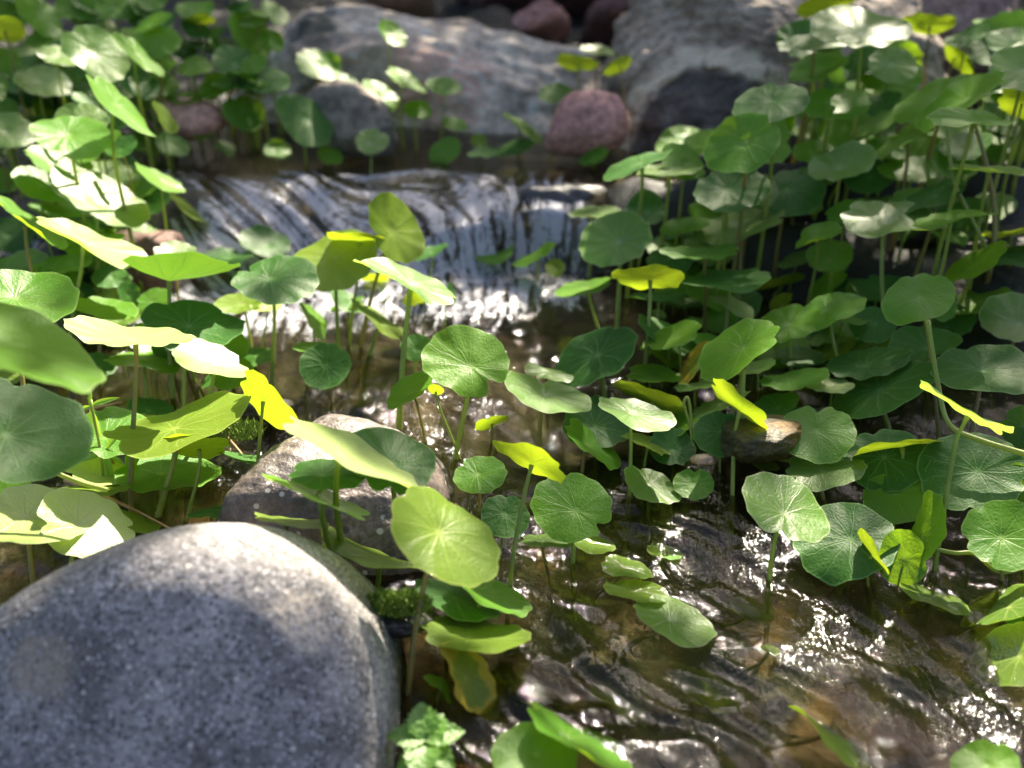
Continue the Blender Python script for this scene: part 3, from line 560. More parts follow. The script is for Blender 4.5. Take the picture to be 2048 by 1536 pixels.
# ------------------------------------------------------------------ the pennyworts: one line each
# measured on the photograph: centre, long and short diameter and slope of the blade, T upper face or U underside,
# colour kind, then where the stem enters the water (u,v) or real blade width in cm (D) or W = lying on the water
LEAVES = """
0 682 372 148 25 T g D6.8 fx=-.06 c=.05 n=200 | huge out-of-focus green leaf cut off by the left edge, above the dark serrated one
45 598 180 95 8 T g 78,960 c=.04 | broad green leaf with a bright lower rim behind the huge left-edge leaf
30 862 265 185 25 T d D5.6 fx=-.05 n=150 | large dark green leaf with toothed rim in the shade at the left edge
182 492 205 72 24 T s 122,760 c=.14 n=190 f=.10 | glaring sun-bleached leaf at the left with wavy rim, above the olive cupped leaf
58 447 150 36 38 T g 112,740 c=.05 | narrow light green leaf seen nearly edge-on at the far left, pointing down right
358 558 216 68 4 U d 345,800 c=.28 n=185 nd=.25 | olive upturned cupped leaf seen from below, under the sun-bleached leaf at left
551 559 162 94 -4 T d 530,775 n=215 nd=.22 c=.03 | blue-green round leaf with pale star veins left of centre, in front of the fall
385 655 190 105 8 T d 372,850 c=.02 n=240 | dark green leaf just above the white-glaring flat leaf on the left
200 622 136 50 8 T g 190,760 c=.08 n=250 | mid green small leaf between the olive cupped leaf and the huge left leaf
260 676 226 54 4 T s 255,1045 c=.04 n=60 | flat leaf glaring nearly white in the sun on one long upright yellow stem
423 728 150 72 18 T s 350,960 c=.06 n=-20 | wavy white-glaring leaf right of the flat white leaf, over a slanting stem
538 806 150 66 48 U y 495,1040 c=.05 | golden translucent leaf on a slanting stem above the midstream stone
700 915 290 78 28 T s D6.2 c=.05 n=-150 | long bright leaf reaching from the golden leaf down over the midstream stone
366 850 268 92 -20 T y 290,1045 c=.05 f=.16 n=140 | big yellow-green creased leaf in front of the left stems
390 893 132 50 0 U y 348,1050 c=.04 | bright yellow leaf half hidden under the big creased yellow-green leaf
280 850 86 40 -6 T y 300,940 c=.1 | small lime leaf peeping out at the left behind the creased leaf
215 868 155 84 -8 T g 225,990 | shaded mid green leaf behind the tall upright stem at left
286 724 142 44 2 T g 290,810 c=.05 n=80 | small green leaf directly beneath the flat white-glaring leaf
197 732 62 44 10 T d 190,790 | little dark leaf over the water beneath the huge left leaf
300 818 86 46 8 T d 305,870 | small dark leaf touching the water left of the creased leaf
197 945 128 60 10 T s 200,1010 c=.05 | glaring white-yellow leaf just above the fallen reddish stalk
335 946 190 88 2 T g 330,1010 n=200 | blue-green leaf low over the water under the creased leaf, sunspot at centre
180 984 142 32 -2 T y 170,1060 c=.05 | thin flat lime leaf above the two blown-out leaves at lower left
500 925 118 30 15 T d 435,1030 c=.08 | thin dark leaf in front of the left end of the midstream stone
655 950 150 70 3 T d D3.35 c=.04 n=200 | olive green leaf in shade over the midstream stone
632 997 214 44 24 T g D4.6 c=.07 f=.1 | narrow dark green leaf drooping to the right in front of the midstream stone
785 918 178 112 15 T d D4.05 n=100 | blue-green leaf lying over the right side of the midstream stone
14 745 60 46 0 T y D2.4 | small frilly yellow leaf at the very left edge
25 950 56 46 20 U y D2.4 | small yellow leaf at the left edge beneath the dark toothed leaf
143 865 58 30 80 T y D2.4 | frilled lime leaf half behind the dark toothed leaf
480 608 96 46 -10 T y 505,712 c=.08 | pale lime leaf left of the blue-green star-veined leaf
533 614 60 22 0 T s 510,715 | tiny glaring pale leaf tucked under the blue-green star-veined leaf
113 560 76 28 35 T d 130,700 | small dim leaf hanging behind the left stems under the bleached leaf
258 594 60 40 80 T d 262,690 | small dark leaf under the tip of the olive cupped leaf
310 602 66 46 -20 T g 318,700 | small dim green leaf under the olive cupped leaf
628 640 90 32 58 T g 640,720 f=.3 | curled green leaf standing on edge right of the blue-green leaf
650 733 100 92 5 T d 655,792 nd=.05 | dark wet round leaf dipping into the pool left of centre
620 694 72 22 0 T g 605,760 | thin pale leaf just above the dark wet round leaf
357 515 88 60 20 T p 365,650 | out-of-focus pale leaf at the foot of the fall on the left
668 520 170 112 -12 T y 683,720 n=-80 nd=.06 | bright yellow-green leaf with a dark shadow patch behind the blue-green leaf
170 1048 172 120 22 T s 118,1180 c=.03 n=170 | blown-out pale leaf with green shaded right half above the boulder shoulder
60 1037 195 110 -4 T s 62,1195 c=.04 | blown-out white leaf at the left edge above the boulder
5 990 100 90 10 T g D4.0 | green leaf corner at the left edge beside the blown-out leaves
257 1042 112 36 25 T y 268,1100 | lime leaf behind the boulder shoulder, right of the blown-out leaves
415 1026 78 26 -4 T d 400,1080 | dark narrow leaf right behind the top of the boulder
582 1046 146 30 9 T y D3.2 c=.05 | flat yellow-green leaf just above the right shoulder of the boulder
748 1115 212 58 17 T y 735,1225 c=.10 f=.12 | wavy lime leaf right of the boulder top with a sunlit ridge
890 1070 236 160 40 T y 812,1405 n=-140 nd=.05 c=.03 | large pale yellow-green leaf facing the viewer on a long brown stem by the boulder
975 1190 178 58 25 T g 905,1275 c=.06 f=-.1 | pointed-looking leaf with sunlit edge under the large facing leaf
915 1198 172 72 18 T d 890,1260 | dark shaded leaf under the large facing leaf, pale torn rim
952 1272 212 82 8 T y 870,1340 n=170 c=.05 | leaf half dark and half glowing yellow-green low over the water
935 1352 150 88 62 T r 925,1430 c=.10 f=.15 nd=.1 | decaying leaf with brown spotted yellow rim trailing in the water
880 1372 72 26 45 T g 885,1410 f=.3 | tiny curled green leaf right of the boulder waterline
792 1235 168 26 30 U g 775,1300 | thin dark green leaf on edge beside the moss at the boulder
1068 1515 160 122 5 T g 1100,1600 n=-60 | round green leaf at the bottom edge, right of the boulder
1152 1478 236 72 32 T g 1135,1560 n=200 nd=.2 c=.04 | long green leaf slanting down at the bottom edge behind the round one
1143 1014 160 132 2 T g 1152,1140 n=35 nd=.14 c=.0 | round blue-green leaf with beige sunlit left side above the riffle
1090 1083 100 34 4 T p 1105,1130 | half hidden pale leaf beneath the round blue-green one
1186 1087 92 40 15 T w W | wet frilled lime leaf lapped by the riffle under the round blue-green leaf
1254 1136 100 44 15 T w W | wet glistening leaf awash upstream of the two floating leaves
1272 1184 122 48 10 T w W | half submerged leaf awash just behind the pale floating leaf
1347 1243 162 84 26 T p W n=240 nd=.06 | pale green oval leaf floating alone in the middle of the lower run
1010 1032 98 84 5 T d 985,1110 | dark wet leaf right of the midstream stone above the water
789 458 146 92 64 T y 712,700 s=1 n=160 nd=.1 | tall yellow-green leaf facing the viewer in front of the fall
811 562 214 60 22 T p 795,872 c=.05 n=30 | long fuzzy pale leaf slanting down right on a tall straight stem, centre left
749 558 56 20 5 U y D3.2 | yellow scrap of leaf glowing behind the long fuzzy leaf
712 478 112 34 6 U y 690,700 | glowing yellow leaf edge behind the tall facing leaf
755 640 122 38 36 T y 725,730 | pale yellow narrow leaf drooping under the long fuzzy leaf
833 695 62 56 0 T d 820,760 | dark wet round leaf behind the tall centre stem
932 722 170 134 6 T g 893,940 n=48 nd=.24 c=.02 | round green leaf at the very centre with a slit at its lower right
820 783 106 54 -36 T g 857,910 | small green leaf left of the central round leaf, tilted up right
872 780 32 20 10 U y 935,930 | tiny yellow leaf tip peeping below the central round leaf
984 845 72 24 -20 U y 968,900 | small glowing yellow leaf low over the riffle below the central leaf
1092 793 178 82 18 T p 1084,915 c=.12 n=-85 nd=.25 | pale saddle-shaped leaf right below the central round leaf
1058 922 154 52 28 U y 1015,1190 c=.03 | glowing yellow oval leaf seen from below on a long brown stem at centre
961 949 104 70 -15 T g 948,1040 n=215 nd=.1 | small round green leaf right of the midstream stone with pale star veins
1188 716 196 100 -30 T d 1213,810 n=-70 c=.02 | dark green broad leaf tilted to the right, right of centre
1105 745 112 38 10 T p 1100,800 f=.3 c=.1 | crumpled wet light leaf between the saddle-shaped leaf and the broad dark leaf
1300 796 152 48 22 U y 1290,870 c=.03 | glowing yellow leaf with dark upper strip, low right of centre
1307 754 108 46 4 T g 1285,815 c=.08 | green ruffled leaf touching a tall stem, right of the broad dark leaf
1271 830 152 58 18 T p 1252,1005 n=230 c=.04 | pale oval leaf slanting down right on a straight stem above the riffle
1292 888 100 38 20 T y 1292,950 c=.12 f=.15 | small wavy yellow leaf under the pale oval leaf
1182 893 136 52 40 T g 1155,950 c=.06 | narrow veined green leaf hanging down right below the saddle-shaped leaf
1195 845 140 104 0 T d 1190,900 | deep dark leaf in shadow behind the pale oval leaf
1345 895 92 74 10 T d 1350,945 | dark shaded leaf right of the small wavy yellow leaf
1303 973 118 66 22 T p 1310,1015 n=250 nd=.15 c=.05 | mottled beige leaf resting at the water right of the straight-stemmed leaf
1387 970 78 58 5 T g 1400,1010 n=270 nd=.12 | small scalloped leaf with bold veins beside the mottled beige leaf
1230 480 142 104 -22 T p 1232,670 n=25 nd=.05 | scalloped round leaf lit pale at lower left, standing in front of the dark gap
1168 576 118 36 -14 T g 1210,665 | small green leaf with curved stem left of the glowing round leaf
1294 557 143 56 2 U y 1280,770 c=.04 | brilliant yellow-green backlit leaf on a tall stem right of centre
1315 597 112 28 -3 T d 1330,700 | dim flat leaf just beneath the brilliant backlit leaf
1318 628 30 16 20 T p D1.2 | tiny pale leaf fleck between the two tall stems right of centre
985 503 84 42 -2 T g 978,562 | out-of-focus green leaf standing below the dark part of the fall
1070 510 92 26 -28 T g 1072,575 | blurred leaf pair tilted up right below the dark part of the fall
1110 536 40 34 10 T y 1108,580 | tiny lime leaf at the foot of the black ledge
862 505 72 28 -18 T d 850,600 | blurred dim leaf right of the tall facing leaf
845 596 78 32 -8 U y 842,680 | lime leaf partly behind the long fuzzy leaf tip
902 585 40 18 75 T d 890,660 | tiny dark leaf on edge at the tip of the long fuzzy leaf
1660 12 116 46 -15 U y D4.6 | translucent lime leaf cut by the top edge, right of the banded boulder
1722 60 176 76 5 T p D6.4 | large blurred pale leaf high at the top right
1638 140 110 40 -18 T g D4.2 | blurred green leaf with a beige tip before the banded boulder
1858 50 90 38 4 U y D3.8 | olive-lime leaf near the top right corner against pink rock
1915 118 70 32 45 U y D3.0 | hanging lime leaf against the pink boulder
1540 206 142 72 -16 T d D4.8 n=-80 nd=.2 | dark green folded leaf right of the banded boulder face
1670 208 126 66 3 T g D4.6 | smooth dark green oval leaf on a tall stem, upper right
1483 288 146 106 -25 T g D4.8 n=-40 | large blurred round leaf covering the lower edge of the banded boulder
1760 244 104 36 -28 T p D3.9 | pale narrow leaf tilted up right, upper right
1807 285 122 28 -28 T p D4.3 | narrow leaf with glowing underside beneath the pale narrow one
1922 202 166 58 -34 T g 1975,560 c=.06 n=-30 | folded green leaf on a tall stem near the right top, foremost of the crowd
1880 200 168 76 -22 T g D6.0 | broad green leaf just behind the folded one near the right top
1683 332 126 58 -10 T p D4.4 | leaf with a white sunspot on its left end, right bank
1463 381 142 86 -4 T d D4.8 | dull grey-green leaf below the big blurred round leaf
1578 382 128 86 0 T d D4.6 | very dark smooth leaf right of the dull grey-green leaf
1815 342 104 48 5 T g D3.8 | mid green leaf between two stems behind the right crowd
1481 451 168 68 -15 T p 1478,640 n=-100 c=.06 | large light leaf with a glaring white right tip on a yellow stem
1785 445 182 82 6 T p 1774,720 n=200 c=.03 | large beige-sunlit leaf with dark centre cracks, right bank
1908 437 144 28 -9 T g D4.4 | flat green leaf touching the beige-sunlit leaf from the right
1692 424 76 44 -25 T g D2.6 | blurred green leaf left of the beige-sunlit leaf
1637 472 92 44 -25 T g D3.1 | small leaf below left of the beige-sunlit leaf
1860 395 120 46 -22 T d D4.0 | shaded leaf above right of the beige-sunlit leaf
2042 140 112 74 10 T p D3.8 | sunny pale leaf cut by the right edge near the top
2052 206 92 58 10 U y D3.2 | bright lime leaf cut by the right edge below the pale one
1940 240 150 34 4 T g D4.6 | flat dim leaf under the folded green leaf at right top
2030 295 112 68 0 T d D4.4 | dark leaf at the right edge, upper third
1975 341 136 20 3 T p D4.4 | edge-on pale leaf crossing tall stems at the right
1337 341 128 34 -5 T p D4.6 | pale flat leaf below the banded boulder, left end of the right bank
1273 328 142 34 -24 T d D5.0 | dark narrow leaf tilted up right at the end of the upper pool
1290 422 80 60 0 T d D3.0 | dark round leaf at the black gap right of the fall
1190 427 106 30 -3 T p D4.0 | dusty pale leaf hanging over the right end of the fall
1370 456 100 38 -10 T g D3.6 | grey-green leaf left of the large light leaf with glaring tip
1400 507 150 36 -2 T g D5.0 | long flat dim leaf below the large light leaf
1660 512 86 62 -10 T g D3.0 | yellowish green leaf behind the stems left of the beige-sunlit leaf
1595 518 74 28 -22 T p D2.7 | pale small leaf right of the long flat dim leaf
1655 566 82 42 -42 T g D2.9 | upright tilted leaf above the pointed pair on the right
2020 465 110 20 -10 U y D3.8 | thin lime leaf edge at the right border, upper middle
2022 516 122 38 4 T d D4.2 | dark leaf with glaring lower rim at the right border
1943 533 142 46 -34 T g D4.6 | folded green leaf with pale star centre, right border
1450 563 176 50 -2 T d 1438,720 n=-40 c=.03 | flat bluish leaf on a thin stem, right of the brilliant backlit leaf
1557 569 100 26 -14 U y D3.8 | glowing lime leaf tip right of the flat bluish leaf
1465 611 92 32 27 T s 1455,720 | small white-glaring leaf under the flat bluish leaf
1563 605 50 30 -30 U y D1.9 | tiny yellow leaf in the dark under the lime tip
1660 620 130 60 -22 T g 1716,770 n=190 c=.04 f=.1 via=1668,690 | pointed green leaf with bold veins, upper of the overlapping pair
1573 652 134 72 -14 T g 1592,750 n=-60 c=.04 | pale-veined leaf overlapped by the pointed one, lower of the pair
1475 698 172 92 -32 T g 1420,945 n=-10 c=.02 | oval mid green leaf with star veins tilted up right on a thick stem
1395 726 104 46 -52 T r 1385,800 c=.08 | yellow leaf with red-brown nibbled rim behind a slanting stem
1476 815 142 44 40 U y 1467,1025 c=.08 | glowing yellow-green leaf seen from below, right of the slanting stem
1587 758 132 44 -7 T g 1600,830 c=.04 | greyish flat leaf over the ochre stone
1660 772 88 34 3 T s 1655,840 | white-glaring leaf patch between the greyish leaf and the big dark leaf
1767 778 192 98 -24 T d 1806,880 n=215 c=.02 | large dark blue-green oval leaf on the right with a fine star centre
1837 598 132 86 -12 T g 1900,900 n=-70 nd=.08 via=1865,745 | scalloped green leaf atop two curving stems at the right
1970 745 190 96 4 T d 1925,930 c=.02 | dark toothed leaf with a warm sunlit stripe at the right edge
1928 820 176 22 30 U p 1868,1165 c=.05 via=1905,920 | thin pale leaf seen edge-on slanting down right on the right side
1632 867 150 106 6 T g 1640,1000 n=-85 nd=.22 | round bluish green leaf with a top notch, right middle
1652 938 148 78 -2 T p 1663,1030 n=185 nd=.06 | oval leaf with beige rim lying before the round notched leaf
1795 893 168 28 -9 U y 1793,1020 c=.06 f=.08 | wavy glowing yellow leaf seen edge-on at the right
1772 920 150 118 0 T d 1770,1010 n=-110 | dark leaf with white star veins behind the glowing edge-on leaf
1945 945 190 145 10 T d 1950,1060 | very large shaded dark leaf low at the right with faint star centre
1790 997 118 92 2 T g 1790,1075 n=-90 nd=.35 | heart-shaped leaf with deep notch and toothed sunlit rim
1570 1016 178 108 33 T p 1545,1190 n=110 nd=.14 c=.02 | single pale green leaf on a thick stem in the open riffle, lower right
1690 1078 194 138 4 T d 1680,1150 nd=.05 | very dark large round leaf low over the water behind the single pale leaf
1803 1115 104 88 100 T g 1810,1185 | upright dark green leaf dipping its lower edge into the water
1847 1065 150 64 -72 T g 1850,1160 f=.2 | folded leaf standing on edge behind the upright dark green one
1745 1106 96 24 62 U y 1765,1198 | narrow light leaf on edge between the very dark leaf and the upright one
2015 1072 150 128 15 T g 2010,1180 n=170 | broad scalloped leaf at the right edge above the wet leaves
2048 985 112 108 5 T g 2040,1090 | leaf cut by the right edge with scalloped left rim
2040 1098 80 30 8 T p D2.6 | small light leaf on top of the broad scalloped one, right edge
2008 1216 160 76 -20 T w W f=.2 | shining wet lime leaf awash at the right edge
2046 1228 66 54 0 T d W | dark corner of a leaf over the shining wet one
1870 1200 126 40 20 T w W | yellow wet leaf just breaking the surface, right
2028 1312 142 96 -20 T w W | big pale leaf drowned in the run at the right edge
1657 1470 168 46 40 T w W f=.25 c=.1 | lone curled lime leaf poking out of the run at the bottom
1972 1535 112 84 5 T g 1975,1640 n=-70 | round green leaf cut by the bottom edge, lower right
1850 690 126 74 -5 T d 1860,800 | dim leaf with one glaring left rim between the curving stems
2048 932 60 84 80 T p D3.0 | white-glaring sliver of a leaf at the right edge
2036 640 130 88 10 T p 1995,760 | mottled leaf half glaring and half dark at the right edge
2052 855 82 90 5 T d D3.0 | dark scalloped leaf edge at the right border, middle
1762 578 104 50 4 T d D3.6 | dim leaf in the shade left of the scalloped leaf on curving stems
1735 726 160 60 -10 T d D4.8 | dark leaf in shadow above left of the large blue-green oval leaf
1668 700 90 40 -25 T y D3.0 | shaded yellowish leaf behind the pointed pair
1600 714 92 44 5 T d D3.0 | olive leaf in deep shade over the ochre stone
1512 737 80 26 -16 T p 1515,800 | light leaf strip right of the oval star-veined leaf
1395 769 92 26 -8 T p 1400,830 | light ruffled leaf under the yellow nibbled leaf
1440 640 72 48 0 T g D2.5 | pale leaf glimpsed between stems under the flat bluish leaf
1440 868 104 88 0 T d 1445,968 | dark round leaf behind the thick stem, right of centre
1530 933 58 20 10 T y W | lime sliver at the waterline right of the slanting yellow leaf
1540 1300 40 14 20 T w W | small sunken leaf scrap in the middle of the lower run
1236 1412 130 40 35 T w W dd=.022 | sunken green leaf swept along under the water in the lower middle
1420 1395 120 44 25 T y W dd=.024 | blurred yellow-green leaf under the ripples right of the sunken one
1500 1225 90 30 20 T w W dd=.016 | drowned leaf streaming below the single pale leaf's stem
1330 1105 70 26 10 T g W dd=.012 | small drowned leaf in the riffle above the floating leaf
192 107 116 84 35 T p D4.6 | blurred leaf with beige rims at the upper left
85 165 96 54 5 T p D4.0 | blurred half-beige leaf below it, near the upper left corner
18 260 86 60 5 T p D3.4 | blurred leaf cut by the left edge, upper quarter
143 273 138 78 5 T g D4.8 | broad green blurred leaf alone on the upper left bank
110 332 116 46 30 T g D4.2 | green leaf peeping from behind the biggest blurred leaf
82 372 102 54 30 T g D3.7 | dim leaf under the biggest blurred leaf at left
198 397 188 86 28 T p 185,640 n=110 | biggest blurred leaf on the left bank, half beige, slanting down right
22 470 76 62 0 T d D3.0 | dim round leaf at the left edge behind the bleached leaf
8 362 50 46 0 T g D2.2 | small leaf at the left edge, upper third
277 112 106 34 42 T g D4.2 | narrow blurred leaf slanting down right near the upper left
187 52 76 30 20 T g D3.6 | little blurred pale leaf close to the top left
75 30 90 52 50 T g D4.0 | blurred leaf against the top edge at far left
150 15 68 48 0 T g D3.2 | blurred leaf at the top edge, second from the left corner
235 15 72 48 0 T g D3.4 | blurred leaf at the top edge above the narrow slanting one
455 97 72 28 22 T g D4.0 | small pale streak of a leaf before the left end of the slab
498 70 96 58 60 T g D5.0 | broad green leaf overlapping the left end of the slab
390 20 66 38 0 T g D3.8 | blue-green leaf at the top edge left of the slab
400 42 56 24 0 U y D3.2 | lime leaf under the blue-green one at the top edge
637 130 88 52 20 T g D4.8 | round leaf in front of the left third of the slab
486 227 78 60 30 T g D4.0 | light round leaf right of the dusty pink stone
533 163 86 52 5 T d D4.6 | dark round leaf above the light one by the pink stone
608 240 120 78 40 T d D5.2 | large dark leaf in front of the grey domed stone
405 265 44 32 0 T y D2.2 | small lime leaf under the pink stone
450 297 40 26 30 T p D2.0 | small pale leaf at the back of the upper pool, left
555 303 56 32 10 T g D2.8 | small leaf at the pool edge right of the small pale one
660 311 50 34 20 T g D2.6 | small leaf at the foot of the grey domed stone
275 165 80 48 30 T d D3.4 | leaf in the left bank crowd below the narrow slanting one
240 215 150 46 45 T g D5.2 | long leaf hanging steeply toward the pink stone
328 235 70 30 55 T y D2.8 | yellow-green leaf touching the left side of the pink stone
450 168 52 22 0 T g D2.7 | tiny pale leaf above the pink stone
5 120 54 44 0 T g D2.4 | leaf corner at the left edge near the top
120 112 80 36 10 T p D3.2 | glossy pale leaf left of the beige-rimmed one
15 60 58 44 10 U y D2.4 | lime leaf in the top left corner
380 418 106 28 38 T y D4.4 | yellowish narrow leaf hanging over the left side of the fall
530 487 96 52 10 T d D3.9 | dark green leaf at the foot of the streaked fall
455 517 96 34 -6 T d D3.8 | low dark leaf left of that at the foot of the fall
345 290 62 40 20 T g D2.7 | green leaf at the left end of the upper pool
812 163 82 30 30 T g D4.4 | pale narrow leaf before the middle of the slab
887 172 68 36 5 T g D3.8 | flat round leaf right of the narrow one before the slab
760 190 78 44 35 T g D4.2 | leaf slanting down right above the grey domed stone
834 222 58 34 12 T g D3.0 | leaf low in front of the dark part of the slab
910 250 50 30 20 T g D2.6 | dim small leaf right of the low leaf before the slab
744 283 66 46 -5 T p 738,352 | round light leaf alone on a stem at the back of the upper pool
1045 254 92 26 38 T p D4.6 | pale narrow leaf slanting down right, under the dark hollow of the slab
1030 297 78 30 -20 T d D3.8 | dark leaf under the pale slanting one at the pool
890 303 66 48 -32 T g D3.2 | round leaf tilted up right at the back of the pool
958 283 32 26 0 T y D1.6 | tiny yellowish leaf at the back of the pool
965 307 56 22 -5 T d D2.8 | tiny dark leaf low on the upper pool
1112 188 68 38 -8 T p D3.8 | pale yellow leaf left of the wedged pink stone
1155 127 82 32 8 U y D4.8 | vivid lime leaf above the wedged pink stone
1236 133 62 28 -30 U y D3.4 | vivid lime leaf against the left face of the banded boulder
1195 103 66 22 10 T p D3.8 | pale leaf above the two vivid lime ones
1234 252 28 26 0 U y D1.5 | tiny bright yellow leaf on the pink stone
1188 315 62 30 -25 T g D2.9 | small green leaf below the pink stone at the pool
783 68 62 38 35 T g D3.8 | green leaf overlapping the top of the slab
690 165 56 30 20 T d D3.0 | dim leaf above the grey domed stone
"""

NSEG, NRING = 66, 9
def blade(center, toCam, major2d, a_m, b_ratio, side, sgn, seed, cup=0.03, fold=0.0, notch=None, nd=0.12):
    """a round peltate blade: scalloped outline, radiating folds, a slit on one side. -> verts, faces, uv, centre, normal"""
    rn = random.Random(seed)
    # picture axes at this point
    R_ = (RI - toCam * RI.dot(toCam)).normalized(); U_ = toCam.cross(R_).normalized()
    if U_.dot(UP) < 0: U_ = -U_
    maj = (R_ * cos(major2d) - U_ * sin(major2d)).normalized()
    mnr = (toCam.cross(maj)).normalized()
    if mnr.dot(Vector((0, 0, 1))) < 0: mnr = -mnr
    mnr = mnr * sgn
    phi = math.acos(min(1, max(0.0, b_ratio)))
    n = (toCam * cos(phi) * (1 if side == 'T' else -1) + mnr * sin(phi)).normalized()
    X = maj; Y = n.cross(X).normalized()
    if notch is None: na = rn.uniform(0, 2 * pi)
    else:
        w = R_ * cos(radians(notch)) - U_ * sin(radians(notch)); w = w - toCam * w.dot(toCam)
        na = math.atan2(w.dot(Y) / max(b_ratio, .25), w.dot(X))
    Rm = a_m / 2
    th = np.arange(NSEG) / NSEG * 2 * pi
    # the vein count is 11: scallops follow it; uv is turned so the slit falls between two veins
    lo = th - na
    N = 11
    out = 1 + (0.048 + 0.020 * np.sin(lo * 2 + 1)) * np.abs(np.sin(N / 2 * lo)) ** .8 - 0.014 + 0.007 * np.cos(2 * N * lo)
    ph = [rn.uniform(0, 6.28) for _ in range(6)]
    out += 0.022 * np.sin(2 * th + ph[0]) + 0.016 * np.sin(3 * th + ph[1]) + 0.010 * np.sin(5 * th + ph[2]) + 0.007 * np.sin(17 * th + ph[5])
    dn = (lo + pi) % (2 * pi) - pi
    out -= nd * np.exp(-(dn / 0.13) ** 2) + 0.3 * nd * np.exp(-(dn / 0.4) ** 2)
    bites = [(rn.uniform(0, 6.28), rn.uniform(.05, .16), rn.uniform(.05, .12)) for _ in range(rn.choice((0, 0, 0, 1, 2)))]
    for ba, bd, bw in bites: out -= bd * np.exp(-((((th - ba + pi) % (2 * pi)) - pi) / bw) ** 4)
    rr = (np.arange(1, NRING + 1) / NRING) ** 0.85
    off = 0.12 + nd * 0.25                      # the stem joins nearer to the slit
    V = []; UV = []
    wa, wb = rn.uniform(.02, .075), rn.uniform(.01, .04)
    cup = cup + rn.uniform(-.02, .05)
    fa = rn.uniform(0, pi); ribs = rn.uniform(.002, .009)
    curl = rn.choice((0, 0, .15, .3, -.25, .5)) * (1 if b_ratio > .4 else .5); ca = rn.uniform(0, 6.28)
    def h(x, y, r, t):
        l = t - na
        q = r * r
        z = cup * q - 0.05 * math.exp(-(r / 0.16) ** 2)
        z += wa * q * sin(2 * t + ph[3]) + wb * q * sin(3 * t + ph[4]) + 0.026 * q * q * sin(5 * t + ph[1]) + .014 * q * q * sin(11 * t + ph[2])
        z += ribs * r * cos(N * l + 0.5 * sin(2 * l + ph[2])) * (1 if r > .15 else 0) * (1 - 0.3 * r)
        z -= fold * abs(x * sin(fa) + y * cos(fa)) - fold * .3
        z += curl * max(0, x * cos(ca) + y * sin(ca) - .25) ** 2
        z -= 0.05 * max(0, r - 0.86) * (1 + sin(5 * t + ph[0]))
        return z
    V.append((0, 0, h(0, 0, 0, 0))); UV.append((0, 0))
    for r in rr:
        for k, t in enumerate(th):
            ro = r * out[k]
            x, y = ro * cos(t), ro * sin(t)
            V.append((x, y, h(x, y, r, t)))
            UV.append((r * cos(t - na), r * sin(t - na)))
    V = np.array(V)
    # slide the inner rings so that the centre lies off the middle
    rad = np.sqrt(np.array([u * u + v * v for u, v in UV]))
    sh = (1 - rad ** 1.5) * off
    V[:, 0] += sh * cos(na) * 0.9; V[:, 1] += sh * sin(na) * 0.9
    V *= Rm
    Wd = np.array(center) + V[:, :1] * np.array(X) + V[:, 1:2] * np.array(Y) + V[:, 2:] * np.array(n)
    Fc = [(0, 1 + k, 1 + (k + 1) % NSEG) for k in range(NSEG)]
    for i in range(NRING - 1):
        b0 = 1 + i * NSEG; b1 = b0 + NSEG
        for k in range(NSEG):
            k2 = (k + 1) % NSEG
            Fc.append((b0 + k, b1 + k, b1 + k2, b0 + k2))
    return Wd, Fc, UV, Vector(Wd[0]), n

